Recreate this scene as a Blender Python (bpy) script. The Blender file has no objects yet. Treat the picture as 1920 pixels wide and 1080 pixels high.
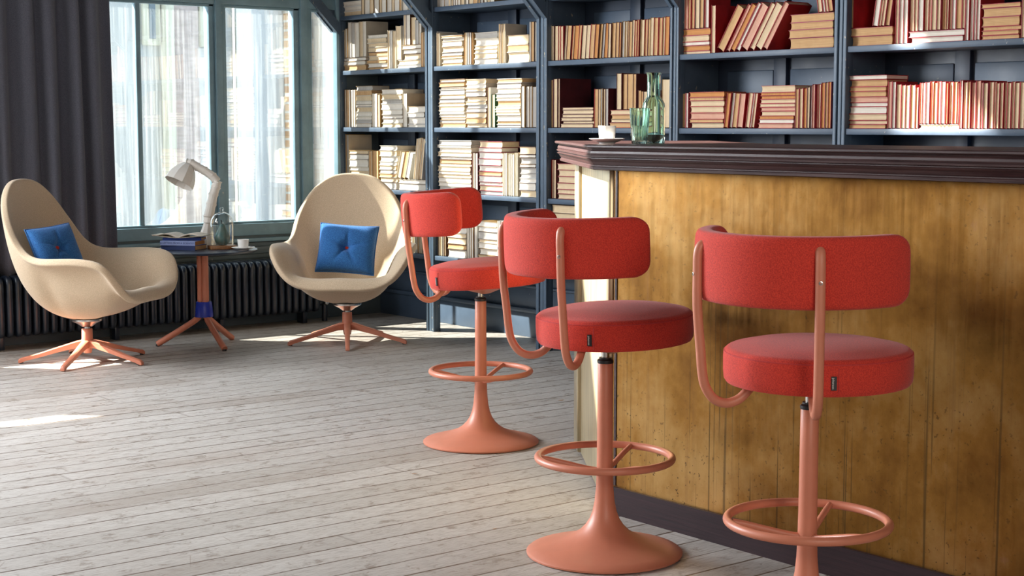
import bpy, bmesh, math, random
from mathutils import Vector, Matrix
from math import pi, sin, cos, radians, sqrt
random.seed(11)
R = radians
SC = bpy.context.scene
COL = SC.collection

# ------------------------------------------------------------------ camera
CAM_H = 1.28
YAW, PITCH, FPX = R(51.368), R(5.904), 2962.0
cam_d = bpy.data.cameras.new('camera'); cam = bpy.data.objects.new('camera', cam_d); COL.objects.link(cam)
cam.location = (0, 0, CAM_H)
cam.rotation_euler = (pi/2 - PITCH, 0, YAW)
cam_d.sensor_width = 36; cam_d.lens = FPX/1920*36
cam_d.clip_start = .05; cam_d.clip_end = 200
cam_d.dof.use_dof = False
SC.camera = cam

# ------------------------------------------------------------------ world, sun, exposure
w = bpy.data.worlds.new('sky'); SC.world = w; w.use_nodes = True
bg = w.node_tree.nodes['Background']
bg.inputs[0].default_value = (.74, .86, 1, 1); bg.inputs[1].default_value = 3.2
SUN_AZ, SUN_EL = R(43), R(37)
sd = bpy.data.lights.new('sun', 'SUN'); sun = bpy.data.objects.new('sun', sd); COL.objects.link(sun)
sd.energy = 30.0; sd.color = (1, .93, .82); sd.angle = R(.6)
sdir = Vector((cos(SUN_AZ)*cos(SUN_EL), sin(SUN_AZ)*cos(SUN_EL), -sin(SUN_EL)))
sun.rotation_euler = sdir.to_track_quat('-Z', 'Y').to_euler()
sun.location = (-12, -4, 8)

def area(name, loc, direction, sx, sy, power, color):
    d = bpy.data.lights.new(name, 'AREA'); d.shape = 'RECTANGLE'; d.size = sx; d.size_y = sy
    d.energy = power; d.color = color
    o = bpy.data.objects.new(name, d); COL.objects.link(o); o.location = loc
    o.rotation_euler = Vector(direction).to_track_quat('-Z', 'Z').to_euler()
    return o
# soft fill lamps added out of view, with no modelled windows of their own
area('window_daylight', (-8.6, .55, 2.4), (1, .05, -.08), 2.4, 2.6, 470, (.90, .95, 1))  # added fill from the left, placed to brighten the bar's left part
area('rear_daylight', (-6.6, -4.9, 3.0), (.05, 1, -.15), 3.6, 2.6, 80, (1, .92, .84))  # weak added fill from behind the camera

area('side_daylight', (2.5, .4, 2.4), (-1, .42, -.2), 2.2, 2.2, 95, (1, .88, .76))  # warm added fill for the right sides of the stools
SC.view_settings.view_transform = 'Standard'
SC.view_settings.look = 'None'
SC.view_settings.gamma = 1
SC.view_settings.use_curve_mapping = False
SC.view_settings.exposure = 0.5
SC.cycles.max_bounces = 8; SC.cycles.diffuse_bounces = 4; SC.cycles.glossy_bounces = 4
SC.cycles.transmission_bounces = 8; SC.cycles.transparent_max_bounces = 12
SC.cycles.caustics_reflective = False; SC.cycles.caustics_refractive = False
SC.cycles.sample_clamp_indirect = 6

# ------------------------------------------------------------------ measuring helpers: a sight line met with a real plane
_fw = Vector((-sin(YAW)*cos(PITCH), cos(YAW)*cos(PITCH), -sin(PITCH)))
_rt = Vector((cos(YAW), sin(YAW), 0)); _up = _rt.cross(_fw)
_C = Vector((0, 0, CAM_H))
def ray(x, y): return _fw + _rt*((x-960)/FPX) - _up*((y-540)/FPX)
def onx(x, y, X): d = ray(x, y); return _C + d*(X/d.x)
def ony(x, y, Y): d = ray(x, y); return _C + d*(Y/d.y)
def onz(x, y, Z=0): d = ray(x, y); return _C + d*((Z-CAM_H)/d.z)
def atd(x, y, D): return _C + ray(x, y)*D

# ------------------------------------------------------------------ materials
def mat(name, col, rough=.6, metal=0, noise=0, nscale=8, bump=0, bscale=60, stretch=(1,1,1), spec=.5, sheen=0, col2=None, coat=0, detail=4):
    m = bpy.data.materials.new(name); m.use_nodes = True
    nt = m.node_tree; b = nt.nodes['Principled BSDF']
    b.inputs['Base Color'].default_value = (*col, 1); b.inputs['Roughness'].default_value = rough
    b.inputs['Metallic'].default_value = metal; b.inputs['Specular IOR Level'].default_value = spec
    if sheen: b.inputs['Sheen Weight'].default_value = sheen
    if coat: b.inputs['Coat Weight'].default_value = coat; b.inputs['Coat Roughness'].default_value = .2
    tc = nt.nodes.new('ShaderNodeTexCoord'); mp = nt.nodes.new('ShaderNodeMapping')
    mp.inputs['Scale'].default_value = stretch
    nt.links.new(tc.outputs['Object'], mp.inputs[0])
    n = nt.nodes.new('ShaderNodeTexNoise'); n.inputs['Scale'].default_value = nscale; n.inputs['Detail'].default_value = detail
    nt.links.new(mp.outputs[0], n.inputs[0])
    cr = nt.nodes.new('ShaderNodeValToRGB')
    c2 = col2 or tuple(c*(1-noise) for c in col)
    cr.color_ramp.elements[0].position = .35; cr.color_ramp.elements[1].position = .65
    cr.color_ramp.elements[0].color = (*c2, 1); cr.color_ramp.elements[1].color = (*col, 1)
    nt.links.new(n.outputs[0], cr.inputs[0]); nt.links.new(cr.outputs[0], b.inputs['Base Color'])
    if bump:
        n2 = nt.nodes.new('ShaderNodeTexNoise'); n2.inputs['Scale'].default_value = bscale; n2.inputs['Detail'].default_value = 3
        nt.links.new(mp.outputs[0], n2.inputs[0])
        bp = nt.nodes.new('ShaderNodeBump'); bp.inputs['Strength'].default_value = bump; bp.inputs['Distance'].default_value = .004
        nt.links.new(n2.outputs[0], bp.inputs['Height']); nt.links.new(bp.outputs[0], b.inputs['Normal'])
    return m

class NT:
    """small node-tree writer"""
    def __init__(s, name):
        s.m = bpy.data.materials.new(name); s.m.use_nodes = True; s.t = s.m.node_tree; s.b = s.t.nodes['Principled BSDF']
        s.tc = s.t.nodes.new('ShaderNodeTexCoord').outputs['Object']
    def put(s, sock, v):
        if isinstance(v, bpy.types.NodeSocket): s.t.links.new(v, sock)
        else: sock.default_value = v
    def sep(s, v): n = s.t.nodes.new('ShaderNodeSeparateXYZ'); s.put(n.inputs[0], v); return n.outputs
    def com(s, x, y, z):
        n = s.t.nodes.new('ShaderNodeCombineXYZ')
        for i, v in enumerate((x, y, z)): s.put(n.inputs[i], v)
        return n.outputs[0]
    def math(s, op, a, b=0.0, c=0.0):
        n = s.t.nodes.new('ShaderNodeMath'); n.operation = op
        s.put(n.inputs[0], a); s.put(n.inputs[1], b); s.put(n.inputs[2], c); return n.outputs[0]
    def noise(s, v, scale, detail=4, rough=.5, dist=0):
        n = s.t.nodes.new('ShaderNodeTexNoise'); s.put(n.inputs['Vector'], v)
        n.inputs['Scale'].default_value = scale; n.inputs['Detail'].default_value = detail
        n.inputs['Roughness'].default_value = rough; n.inputs['Distortion'].default_value = dist; return n.outputs[0]
    def white(s, v):
        n = s.t.nodes.new('ShaderNodeTexWhiteNoise'); s.put(n.inputs['Vector'], v); return n.outputs[0]
    def ramp(s, f, stops):
        n = s.t.nodes.new('ShaderNodeValToRGB'); e = n.color_ramp.elements
        while len(e) < len(stops): e.new(.5)
        for el, (p, c) in zip(e, stops):
            el.position = p; el.color = (c, c, c, 1) if isinstance(c, (int, float)) else (*c, 1)
        s.put(n.inputs[0], f); return n.outputs[0]
    def mix(s, f, a, b, mode='MIX'):
        n = s.t.nodes.new('ShaderNodeMix'); n.data_type = 'RGBA'; n.blend_type = mode
        s.put(n.inputs[0], f); s.put(n.inputs[6], (*a, 1) if isinstance(a, tuple) else a); s.put(n.inputs[7], (*b, 1) if isinstance(b, tuple) else b)
        return n.outputs[2]
    def scale(s, v, k):
        n = s.t.nodes.new('ShaderNodeMapping'); n.inputs['Scale'].default_value = k; s.put(n.inputs[0], v); return n.outputs[0]
    def bump(s, h, strength, dist=.003):
        n = s.t.nodes.new('ShaderNodeBump'); n.inputs['Strength'].default_value = strength; n.inputs['Distance'].default_value = dist
        s.put(n.inputs['Height'], h); s.t.links.new(n.outputs[0], s.b.inputs['Normal'])

def floor_material():
    n = NT('painted_floorboards'); W = .125
    x, y, z = n.sep(n.tc)[:3]
    u = n.math('DIVIDE', x, W); idx = n.math('FLOOR', u); fr = n.math('FRACT', u)
    jit = n.white(n.com(idx, 3.1, 0)); jit2 = n.white(n.com(idx, 7.7, 0))
    # board end joints
    yy = n.math('ADD', n.math('DIVIDE', y, 4.1), n.math('MULTIPLY', jit, 5)); fy = n.math('FRACT', yy); iy = n.math('FLOOR', yy)
    bt = n.white(n.com(idx, iy, 0))
    wob = n.math('MULTIPLY', n.noise(n.com(idx, n.math('MULTIPLY', y, 1.4), 0), 3, 3), .05)
    e = n.math('MINIMUM', fr, n.math('SUBTRACT', 1, fr))
    e = n.math('SUBTRACT', n.math('ADD', e, n.math('MULTIPLY', n.noise(n.scale(n.tc, (20, 3, 1)), 3, 5), .05)), n.math('MULTIPLY', jit2, .03))
    gap = n.ramp(e, [(.026, 1), (.046, 0)])
    gap = n.math('MULTIPLY', gap, n.ramp(n.noise(n.com(n.math('MULTIPLY', idx, 7.3), y, 0), .9, 3), [(.3, .5), (.5, 1)]))
    joint = n.ramp(fy, [(.0004, 1), (.0010, 0)])
    gap = n.math('MAXIMUM', gap, n.math('MULTIPLY', joint, .45))
    base = n.mix(bt, (.41, .375, .34), (.52, .485, .45))
    # worn patches where the paint has thinned, pale dirt, fine grain
    worn = n.ramp(n.noise(n.scale(n.tc, (1.6, .55, 1)), 1.6, 6, .62), [(.50, 0), (.70, 1)])
    base = n.mix(n.math('MULTIPLY', worn, .5), base, (.29, .225, .18))
    grain = n.noise(n.scale(n.tc, (60, 5, 1)), 3, 6, .7)
    base = n.mix(n.ramp(grain, [(.46, .0), (.68, .75)]), base, (.22, .175, .145))
    dull = n.noise(n.scale(n.tc, (9, 6, 1)), 1.5, 8, .75)
    base = n.mix(n.ramp(dull, [(.55, 0), (.63, .75)]), base, (.20, .155, .12))
    # short scratches and a few bare-wood chips
    v = n.t.nodes.new('ShaderNodeTexVoronoi'); v.feature = 'DISTANCE_TO_EDGE'
    n.put(v.inputs['Vector'], n.scale(n.tc, (2.6, 1.7, 1))); v.inputs['Scale'].default_value = 1.4
    scr = n.math('MULTIPLY', n.ramp(v.outputs['Distance'], [(.0018, 1), (.004, 0)]), n.ramp(n.noise(n.scale(n.tc, (1, 1, 1)), 6, 3), [(.52, 0), (.6, .75)]))
    base = n.mix(scr, base, (.20, .14, .10))
    v2 = n.t.nodes.new('ShaderNodeTexVoronoi'); v2.feature = 'DISTANCE_TO_EDGE'
    n.put(v2.inputs['Vector'], n.scale(n.tc, (14, 6, 1))); v2.inputs['Scale'].default_value = 1.3; v2.inputs['Randomness'].default_value = 1
    scr2 = n.math('MULTIPLY', n.ramp(v2.outputs['Distance'], [(.012, 1), (.03, 0)]), n.ramp(n.noise(n.scale(n.tc, (3, 2.2, 1)), 7, 4, .7), [(.54, 0), (.62, .7)]))
    base = n.mix(scr2, base, (.19, .14, .10))
    chip = n.ramp(n.noise(n.scale(n.tc, (5, 3.2, 1)), 2.4, 2), [(.765, 0), (.775, 1)])
    base = n.mix(chip, base, (.30, .15, .06))
    base = n.mix(gap, base, (.10, .06, .035))
    n.put(n.b.inputs['Base Color'], base)
    n.put(n.b.inputs['Roughness'], n.ramp(grain, [(.3, .40), (.75, .62)]))
    hgt = n.math('SUBTRACT', n.math('MULTIPLY', grain, .25), gap)
    n.bump(hgt, .6, .003)
    return n.m

def brass_material():
    n = NT('aged_brass_sheet')
    x, y, z = n.sep(n.tc)[:3]
    big = n.noise(n.scale(n.tc, (1.3, 1.3, 1.1)), 1.9, 9, .66)
    base = n.ramp(big, [(.34, (.13, .052, .010)), (.5, (.25, .120, .026)), (.66, (.37, .215, .075))])
    streak = n.noise(n.scale(n.tc, (22, 22, .55)), 1.6, 7, .7)
    base = n.mix(n.ramp(streak, [(.54, 0), (.74, .45)]), base, (.15, .075, .028))
    fine = n.ramp(n.noise(n.scale(n.tc, (38, 38, .30)), 2.4, 3), [(.62, 0), (.66, .75)])
    low = n.ramp(z, [(.35, .9), (.95, .12)])
    base = n.mix(n.math('MULTIPLY', fine, low), base, (.07, .045, .02))
    spk = n.ramp(n.noise(n.tc, 85, 2), [(.665, 0), (.70, .85)])
    zone = n.math('MULTIPLY', n.ramp(n.noise(n.tc, 2.3, 3), [(.40, .15), (.62, 1)]), n.ramp(z, [(.15, 1), (.95, .45)]))
    base = n.mix(n.math('MULTIPLY', spk, zone), base, (.05, .03, .015))
    blot = n.ramp(n.noise(n.scale(n.tc, (2.4, 2.4, 2.0)), 4.1, 6, .6), [(.66, 0), (.76, .3)])
    base = n.mix(blot, base, (.33, .17, .14))
    n.put(n.b.inputs['Base Color'], base)
    n.put(n.b.inputs['Metallic'], .97)
    n.put(n.b.inputs['Roughness'], n.ramp(streak, [(.3, .28), (.8, .48)]))
    n.bump(n.noise(n.scale(n.tc, (3, 3, 2)), 2.5, 4), .25, .01)
    return n.m

def wood_material(name, a, b, axis=(1.2, 30, 30), rough=.4, spec=.5):
    n = NT(name)
    g = n.noise(n.scale(n.tc, axis), 3, 7, .7)
    n.put(n.b.inputs['Base Color'], n.ramp(g, [(.35, a), (.68, b)]))
    n.put(n.b.inputs['Roughness'], n.ramp(g, [(.3, rough-.08), (.7, rough+.14)])); n.b.inputs['Specular IOR Level'].default_value = spec
    n.bump(g, .25, .002)
    return n.m

def painted_material(name, col, chipcol, chips=.0, rough=.42):
    n = NT(name)
    d = n.noise(n.tc, 5, 6, .65)
    base = n.mix(n.ramp(d, [(.35, 0), (.7, 1)]), col, tuple(c*1.35+.004 for c in col))
    c = n.ramp(n.noise(n.scale(n.tc, (30, 30, 18)), 1.6, 4, .6), [(.70-chips, 0), (.73-chips, 1)])
    base = n.mix(c, base, chipcol)
    n.put(n.b.inputs['Base Color'], base); n.put(n.b.inputs['Roughness'], n.ramp(d, [(.3, rough), (.7, rough+.15)]))
    n.bump(n.noise(n.scale(n.tc, (14, 14, 14)), 3, 4), .18, .002)
    return n.m

def fabric_material(name, col, col2, scale=420, rough=.9, sheen=.25, bump=.5):
    n = NT(name)
    f = n.noise(n.tc, scale, 2, .6); big = n.noise(n.tc, 4, 3)
    base = n.mix(n.ramp(f, [(.38, 0), (.62, 1)]), col2, col)
    n.put(n.b.inputs['Base Color'], base); n.b.inputs['Roughness'].default_value = rough
    n.b.inputs['Sheen Weight'].default_value = sheen; n.b.inputs['Sheen Roughness'].default_value = .5
    n.b.inputs['Specular IOR Level'].default_value = .25
    n.bump(f, bump, .0012)
    return n.m

def page_material(name, col, dark):
    n = NT(name)
    x, y, z = n.sep(n.tc)[:3]
    l = n.noise(n.com(n.math('MULTIPLY', x, 900), n.math('MULTIPLY', y, 4), n.math('MULTIPLY', z, 3)), 1, 3, .6)
    b = n.noise(n.tc, 22, 3)
    base = n.mix(n.ramp(l, [(.36, .75), (.6, 0)]), col, dark)
    base = n.mix(n.ramp(b, [(.45, 0), (.75, .35)]), base, dark)
    n.put(n.b.inputs['Base Color'], base); n.b.inputs['Roughness'].default_value = .85
    n.b.inputs['Specular IOR Level'].default_value = .2
    n.bump(l, .3, .0008)
    return n.m

def thin_glass(name, tint, refl, streaky=False):
    m = bpy.data.materials.new(name); m.use_nodes = True; nt = m.node_tree
    for k in list(nt.nodes): nt.nodes.remove(k)
    out = nt.nodes.new('ShaderNodeOutputMaterial'); tr = nt.nodes.new('ShaderNodeBsdfTransparent'); gl = nt.nodes.new('ShaderNodeBsdfGlossy')
    tr.inputs[0].default_value = (*tint, 1); gl.inputs['Roughness'].default_value = .0; gl.inputs[0].default_value = (1, 1, 1, 1)
    mx = nt.nodes.new('ShaderNodeMixShader'); lw = nt.nodes.new('ShaderNodeLayerWeight'); lw.inputs[0].default_value = .22
    ma = nt.nodes.new('ShaderNodeMath'); ma.operation = 'MULTIPLY_ADD'; ma.inputs[1].default_value = .9; ma.inputs[2].default_value = refl
    ma.use_clamp = True
    nt.links.new(lw.outputs['Facing'], ma.inputs[0]); nt.links.new(ma.outputs[0], mx.inputs[0])
    nt.links.new(tr.outputs[0], mx.inputs[1]); nt.links.new(gl.outputs[0], mx.inputs[2])
    res = mx.outputs[0]
    if streaky:      # dust and old rain runs on the pane
        tc = nt.nodes.new('ShaderNodeTexCoord'); mp = nt.nodes.new('ShaderNodeMapping'); mp.inputs['Scale'].default_value = (1, 26, .7)
        nz = nt.nodes.new('ShaderNodeTexNoise'); nz.inputs['Scale'].default_value = 2.2; nz.inputs['Detail'].default_value = 6
        cr = nt.nodes.new('ShaderNodeValToRGB'); cr.color_ramp.elements[0].position = .42; cr.color_ramp.elements[0].color = (.015,)*3 + (1,)
        cr.color_ramp.elements[1].position = .8; cr.color_ramp.elements[1].color = (.10,)*3 + (1,)
        df = nt.nodes.new('ShaderNodeBsdfTranslucent'); df.inputs[0].default_value = (.85, .9, .92, 1)
        df2 = nt.nodes.new('ShaderNodeBsdfDiffuse'); df2.inputs[0].default_value = (.85, .9, .92, 1)
        md = nt.nodes.new('ShaderNodeMixShader'); md.inputs[0].default_value = .35
        m2 = nt.nodes.new('ShaderNodeMixShader')
        nt.links.new(tc.outputs['Object'], mp.inputs[0]); nt.links.new(mp.outputs[0], nz.inputs[0]); nt.links.new(nz.outputs[0], cr.inputs[0])
        nt.links.new(df.outputs[0], md.inputs[1]); nt.links.new(df2.outputs[0], md.inputs[2])
        nt.links.new(cr.outputs[0], m2.inputs[0]); nt.links.new(res, m2.inputs[1]); nt.links.new(md.outputs[0], m2.inputs[2])
        res = m2.outputs[0]
    nt.links.new(res, out.inputs[0])
    return m

def real_glass(name, col, rough=0.0):
    m = bpy.data.materials.new(name); m.use_nodes = True; b = m.node_tree.nodes['Principled BSDF']
    b.inputs['Base Color'].default_value = (*col, 1); b.inputs['Transmission Weight'].default_value = 1
    b.inputs['Roughness'].default_value = rough; b.inputs['IOR'].default_value = 1.48
    return m

M = {}
M['floor'] = floor_material()
M['brass'] = brass_material()
M['brass_edge'] = mat('polished_brass_edge', (.62, .52, .33), .30, .6, noise=.35, nscale=6, stretch=(8, 8, .7))
M['darkwood'] = wood_material('dark_stained_wood', (.020, .008, .009), (.060, .026, .024), (1.2, 28, 28), .40, .35)
M['plinthwood'] = wood_material('dark_plinth_wood', (.014, .006, .009), (.040, .018, .022), (1.2, 20, 40), .55, .25)
M['blue'] = painted_material('slate_blue_paint', (.044, .068, .105), (.45, .42, .36), .0)
M['blue_post'] = painted_material('chipped_slate_blue_paint', (.056, .086, .125), (.42, .36, .26), .035)
M['blue_dark'] = painted_material('deep_blue_paint', (.019, .031, .056), (.16, .17, .18), .0)
M['frame'] = painted_material('grey_blue_window_paint', (.16, .26, .31), (.5, .5, .46), .0, .35)
M['wains'] = painted_material('teal_grey_wainscot_paint', (.085, .115, .130), (.3, .3, .27), .0)
M['salmon'] = mat('salmon_powder_coat', (.61, .215, .130), .42, 0, noise=.05, nscale=20, bump=.06, bscale=500, spec=.45)
M['coral'] = fabric_material('coral_red_wool', (.66, .055, .032), (.46, .032, .022), 360, .88, .14, .55)
M['coral_seam'] = mat('red_seam_thread', (.55, .04, .035), .8, noise=.2, nscale=200)
M['cream'] = fabric_material('cream_felt', (.68, .53, .37), (.54, .41, .28), 300, .95, .2, .45)
M['blue_fab'] = fabric_material('blue_wool', (.045, .19, .47), (.02, .09, .28), 260, .95, .15, .7)
M['black'] = mat('black_plastic', (.012, .012, .014), .4, noise=.2)
M['steel'] = mat('brushed_steel', (.6, .58, .55), .25, 1, noise=.1)
M['radiator'] = mat('navy_cast_iron_enamel', (.012, .020, .036), .30, 0, noise=.3, nscale=30, bump=.12, bscale=60, spec=.6)
M['curtain'] = fabric_material('charcoal_curtain_cloth', (.135, .142, .18), (.095, .10, .13), 240, .95, .12, .3)
M['tabletop'] = mat('dark_blue_table_laminate', (.022, .035, .060), .35, noise=.15, nscale=12, spec=.6)
M['cobalt'] = mat('cobalt_blue_collar', (.012, .035, .42), .4, noise=.08)
M['white'] = mat('white_painted_metal', (.78, .74, .68), .45, noise=.06, nscale=15)
M['porcelain'] = mat('white_porcelain', (.80, .79, .76), .18, noise=.03)
M['wood_lt'] = wood_material('oiled_wood', (.22, .09, .03), (.42, .20, .08), (30, 3, 30), .4)
M['pear'] = mat('green_patinated_pear', (.05, .13, .12), .45, noise=.6, nscale=30, col2=(.11, .15, .12))
M['green_glass'] = real_glass('pale_green_glass', (.70, .93, .82))
M['clear_glass'] = thin_glass('clear_cloche_glass', (.96, .98, .98), .03)
M['pane'] = thin_glass('window_pane_glass', (.90, .94, .95), .14, True)
M['plaster'] = mat('grey_plaster', (.42, .40, .39), .9, noise=.15, nscale=3)
M['ceil'] = mat('dark_ceiling_paint', (.16, .16, .17), .9, noise=.1, nscale=3)
M['label_white'] = mat('white_lettering', (.75, .75, .72), .7)
M['text_dark'] = mat('dark_blue_lettering', (.03, .05, .18), .7)
M['bookblue'] = mat('royal_blue_book_cloth', (.015, .055, .30), .55, noise=.2, nscale=30)
M['bookpale'] = mat('periwinkle_book_paper', (.30, .37, .66), .55, noise=.1, nscale=30)
M['booknavy'] = mat('navy_book_cloth', (.012, .03, .13), .55, noise=.2, nscale=30)
PG = {
 'white': page_material('white_page_edges', (.80, .75, .67), (.56, .47, .36)),
 'cream': page_material('cream_page_edges', (.76, .61, .41), (.50, .35, .20)),
 'tan':   page_material('tan_page_edges', (.66, .43, .22), (.40, .21, .09)),
 'amber': page_material('amber_page_edges', (.64, .31, .11), (.38, .15, .05)),
 'grey':  page_material('grey_page_edges', (.50, .47, .43), (.32, .28, .24)),
 'pink':  page_material('pinkish_page_edges', (.72, .45, .33), (.48, .20, .13)),
}
CV = {
 'red':   mat('red_book_cloth', (.42, .014, .018), .6, noise=.35, nscale=12),
 'maroon': mat('maroon_book_cloth', (.10, .010, .012), .6, noise=.35, nscale=12),
 'brown': mat('brown_book_cloth', (.13, .060, .030), .6, noise=.4, nscale=12),
 'ivory': mat('ivory_book_paper', (.62, .55, .43), .6, noise=.15, nscale=12),
 'white': mat('white_book_paper', (.68, .66, .62), .6, noise=.12, nscale=12),
 'green': mat('green_book_cloth', (.02, .09, .03), .6, noise=.3, nscale=12),
 'ochre': mat('ochre_book_cloth', (.36, .21, .07), .6, noise=.3, nscale=12),
 'rose':  mat('rose_book_cloth', (.36, .04, .06), .6, noise=.3, nscale=12),
}

# ------------------------------------------------------------------ mesh helpers
def finish(name, bm, m, parent=None, smooth=True, ang=.6, loc=None):
    bmesh.ops.recalc_face_normals(bm, faces=bm.faces)
    if smooth:
        for f in bm.faces: f.smooth = True
        for e in bm.edges:
            if len(e.link_faces) == 2 and e.calc_face_angle(0) > ang: e.smooth = False
    me = bpy.data.meshes.new(name); bm.to_mesh(me); bm.free()
    ms = m if isinstance(m, (list, tuple)) else [m]
    for x in ms: me.materials.append(x)
    o = bpy.data.objects.new(name, me); COL.objects.link(o)
    if parent: o.parent = parent
    if loc: o.location = loc
    return o
def tag(o, label=None, cat=None, group=None, kind=None):
    if label: o['label'] = label
    if cat: o['category'] = cat
    if group: o['group'] = group
    if kind: o['kind'] = kind
    return o
def thing(name, label, cat, loc=(0, 0, 0), rz=0, group=None):
    o = bpy.data.objects.new(name, None); COL.objects.link(o); o.empty_display_size = .1
    o.location = loc; o.rotation_euler = (0, 0, rz); tag(o, label, cat, group); return o
def struct(name, bm, m, parent=None, **k):
    o = finish(name, bm, m, parent, **k)
    if not parent: o['kind'] = 'structure'
    return o
def box(bm, x0, x1, y0, y1, z0, z1, bev=0, mi=0, mtx=None, seg=2):
    vs = [bm.verts.new((x, y, z)) for x in (x0, x1) for y in (y0, y1) for z in (z0, z1)]
    idx = [(0, 1, 3, 2), (4, 6, 7, 5), (0, 4, 5, 1), (2, 3, 7, 6), (0, 2, 6, 4), (1, 5, 7, 3)]
    fs = [bm.faces.new([vs[i] for i in f]) for f in idx]
    for f in fs: f.material_index = mi
    if mtx is not None: bmesh.ops.transform(bm, matrix=mtx, verts=vs)
    if bev:
        es = list({e for f in fs for e in f.edges})
        bmesh.ops.bevel(bm, geom=es, offset=bev, segments=seg, affect='EDGES', profile=.5, material=mi)
    return vs
def B(*a, **k): bm = bmesh.new(); box(bm, *a, **k); return bm
def lathe(bm, prof, seg=64, cx=0, cy=0, mi=0, cap0=True, cap1=True):
    rings = []
    for r, z in prof:
        rings.append([bm.verts.new((cx+r*cos(2*pi*i/seg), cy+r*sin(2*pi*i/seg), z)) for i in range(seg)])
    for a, b in zip(rings, rings[1:]):
        for i in range(seg):
            j = (i+1) % seg
            f = bm.faces.new((a[i], a[j], b[j], b[i])); f.material_index = mi
    if cap0 and prof[0][0] > 1e-5: bm.faces.new(rings[0][::-1]).material_index = mi
    if cap1 and prof[-1][0] > 1e-5: bm.faces.new(rings[-1]).material_index = mi
    return rings
def L(prof, **k): bm = bmesh.new(); lathe(bm, prof, **k); return bm
def tube(bm, pts, rad, seg=16, closed=False, caps=True, mi=0, round_caps=False):
    pts = [Vector(p) for p in pts]; n = len(pts)
    rads = list(rad) if isinstance(rad, (list, tuple)) else [rad]*n
    tan = []
    for i in range(n):
        if closed: t = pts[(i+1) % n]-pts[i-1]
        else: t = pts[min(i+1, n-1)]-pts[max(i-1, 0)]
        tan.append(t.normalized())
    if round_caps and not closed:
        k = 4; r0, r1 = rads[0], rads[-1]
        a = [(pts[0]-tan[0]*r0*cos(pi/2*j/k), r0*max(sin(pi/2*j/k), .05)) for j in range(k)]
        b = [(pts[-1]+tan[-1]*r1*cos(pi/2*j/k), r1*max(sin(pi/2*j/k), .05)) for j in range(k)][::-1]
        pts = [q for q, _ in a]+pts+[q for q, _ in b]; rads = [r for _, r in a]+rads+[r for _, r in b]
        tan = [tan[0]]*k+tan+[tan[-1]]*k; n = len(pts)
    t0 = tan[0]; ref = Vector((0, 0, 1)) if abs(t0.z) < .9 else Vector((1, 0, 0))
    nv = (ref - t0*ref.dot(t0)).normalized(); rings = []
    for i in range(n):
        t = tan[i]; nv = (nv - t*nv.dot(t)).normalized(); bv = t.cross(nv)
        rings.append([bm.verts.new(pts[i]+(nv*cos(2*pi*k/seg)+bv*sin(2*pi*k/seg))*rads[i]) for k in range(seg)])
    m_ = n if closed else n-1
    for i in range(m_):
        a, b = rings[i], rings[(i+1) % n]
        for k in range(seg):
            f = bm.faces.new((a[k], a[(k+1) % seg], b[(k+1) % seg], b[k])); f.material_index = mi
    if caps and not closed:
        bm.faces.new(rings[0][::-1]).material_index = mi; bm.faces.new(rings[-1]).material_index = mi
def T(pts, rad, **k): bm = bmesh.new(); tube(bm, pts, rad, **k); return bm
def smooth_path(ctrl, n=10):
    """Catmull-Rom through the control points"""
    c = [Vector(p) for p in ctrl]; c = [c[0]*2-c[1]]+c+[c[-1]*2-c[-2]]; out = []
    for i in range(1, len(c)-2):
        for k in range(n):
            t = k/n; p0, p1, p2, p3 = c[i-1], c[i], c[i+1], c[i+2]
            out.append(.5*((2*p1)+(p2-p0)*t+(2*p0-5*p1+4*p2-p3)*t*t+(3*p1-p0-3*p2+p3)*t**3))
    out.append(c[-2]); return out
def extrude_poly(bm, poly, z0, z1, mi=0):
    a = [bm.verts.new((x, y, z0)) for x, y in poly]; b = [bm.verts.new((x, y, z1)) for x, y in poly]
    bm.faces.new(a[::-1]).material_index = mi; bm.faces.new(b).material_index = mi
    for i in range(len(poly)):
        j = (i+1) % len(poly); bm.faces.new((a[i], a[j], b[j], b[i])).material_index = mi
def grid(bm, fn, nu, nv, closed_u=False, mi=0):
    vs = [[bm.verts.new(fn(i/(nu if closed_u else nu-1), j/(nv-1))) for j in range(nv)] for i in range(nu)]
    for i in range(nu if closed_u else nu-1):
        for j in range(nv-1):
            a, b = vs[i], vs[(i+1) % nu]
            bm.faces.new((a[j], b[j], b[j+1], a[j+1])).material_index = mi
    return vs
def text_mesh(name, txt, size, m, parent, mtx, depth=.0004):
    c = bpy.data.curves.new(name, 'FONT'); c.body = txt; c.size = size; c.extrude = depth; c.align_x = 'CENTER'; c.align_y = 'CENTER'
    t = bpy.data.objects.new(name, c); COL.objects.link(t)
    me = bpy.data.meshes.new_from_object(t.evaluated_get(bpy.context.evaluated_depsgraph_get()))
    bpy.data.objects.remove(t); me.materials.clear(); me.materials.append(m)
    o = bpy.data.objects.new(name, me); COL.objects.link(o); o.parent = parent; o.matrix_local = mtx
    return o

# ================================================================== ROOM
XW = -8.97          # inner face of window wall
YB = 6.03           # inner face of book wall
ZC = 7.3
bm = bmesh.new(); box(bm, -9.4, 3.0, -5.4, 6.4, -.1, 0); struct('floor', bm, M['floor'], smooth=False)
bm = bmesh.new(); box(bm, -9.4, 3.0, -5.4, 6.4, ZC, ZC+.1); struct('ceiling', bm, M['ceil'], smooth=False)
bm = bmesh.new(); box(bm, -9.35, 3.0, YB, YB+.25, 0, ZC); struct('wall_back', bm, M['blue_dark'], smooth=False)
bm = bmesh.new(); box(bm, 2.8, 3.0, -5.4, YB, 0, ZC); struct('wall_right', bm, M['plaster'], smooth=False)
bm = bmesh.new(); box(bm, -9.35, 2.8, -5.4, -5.2, 0, ZC); struct('wall_front', bm, M['plaster'], smooth=False)

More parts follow.
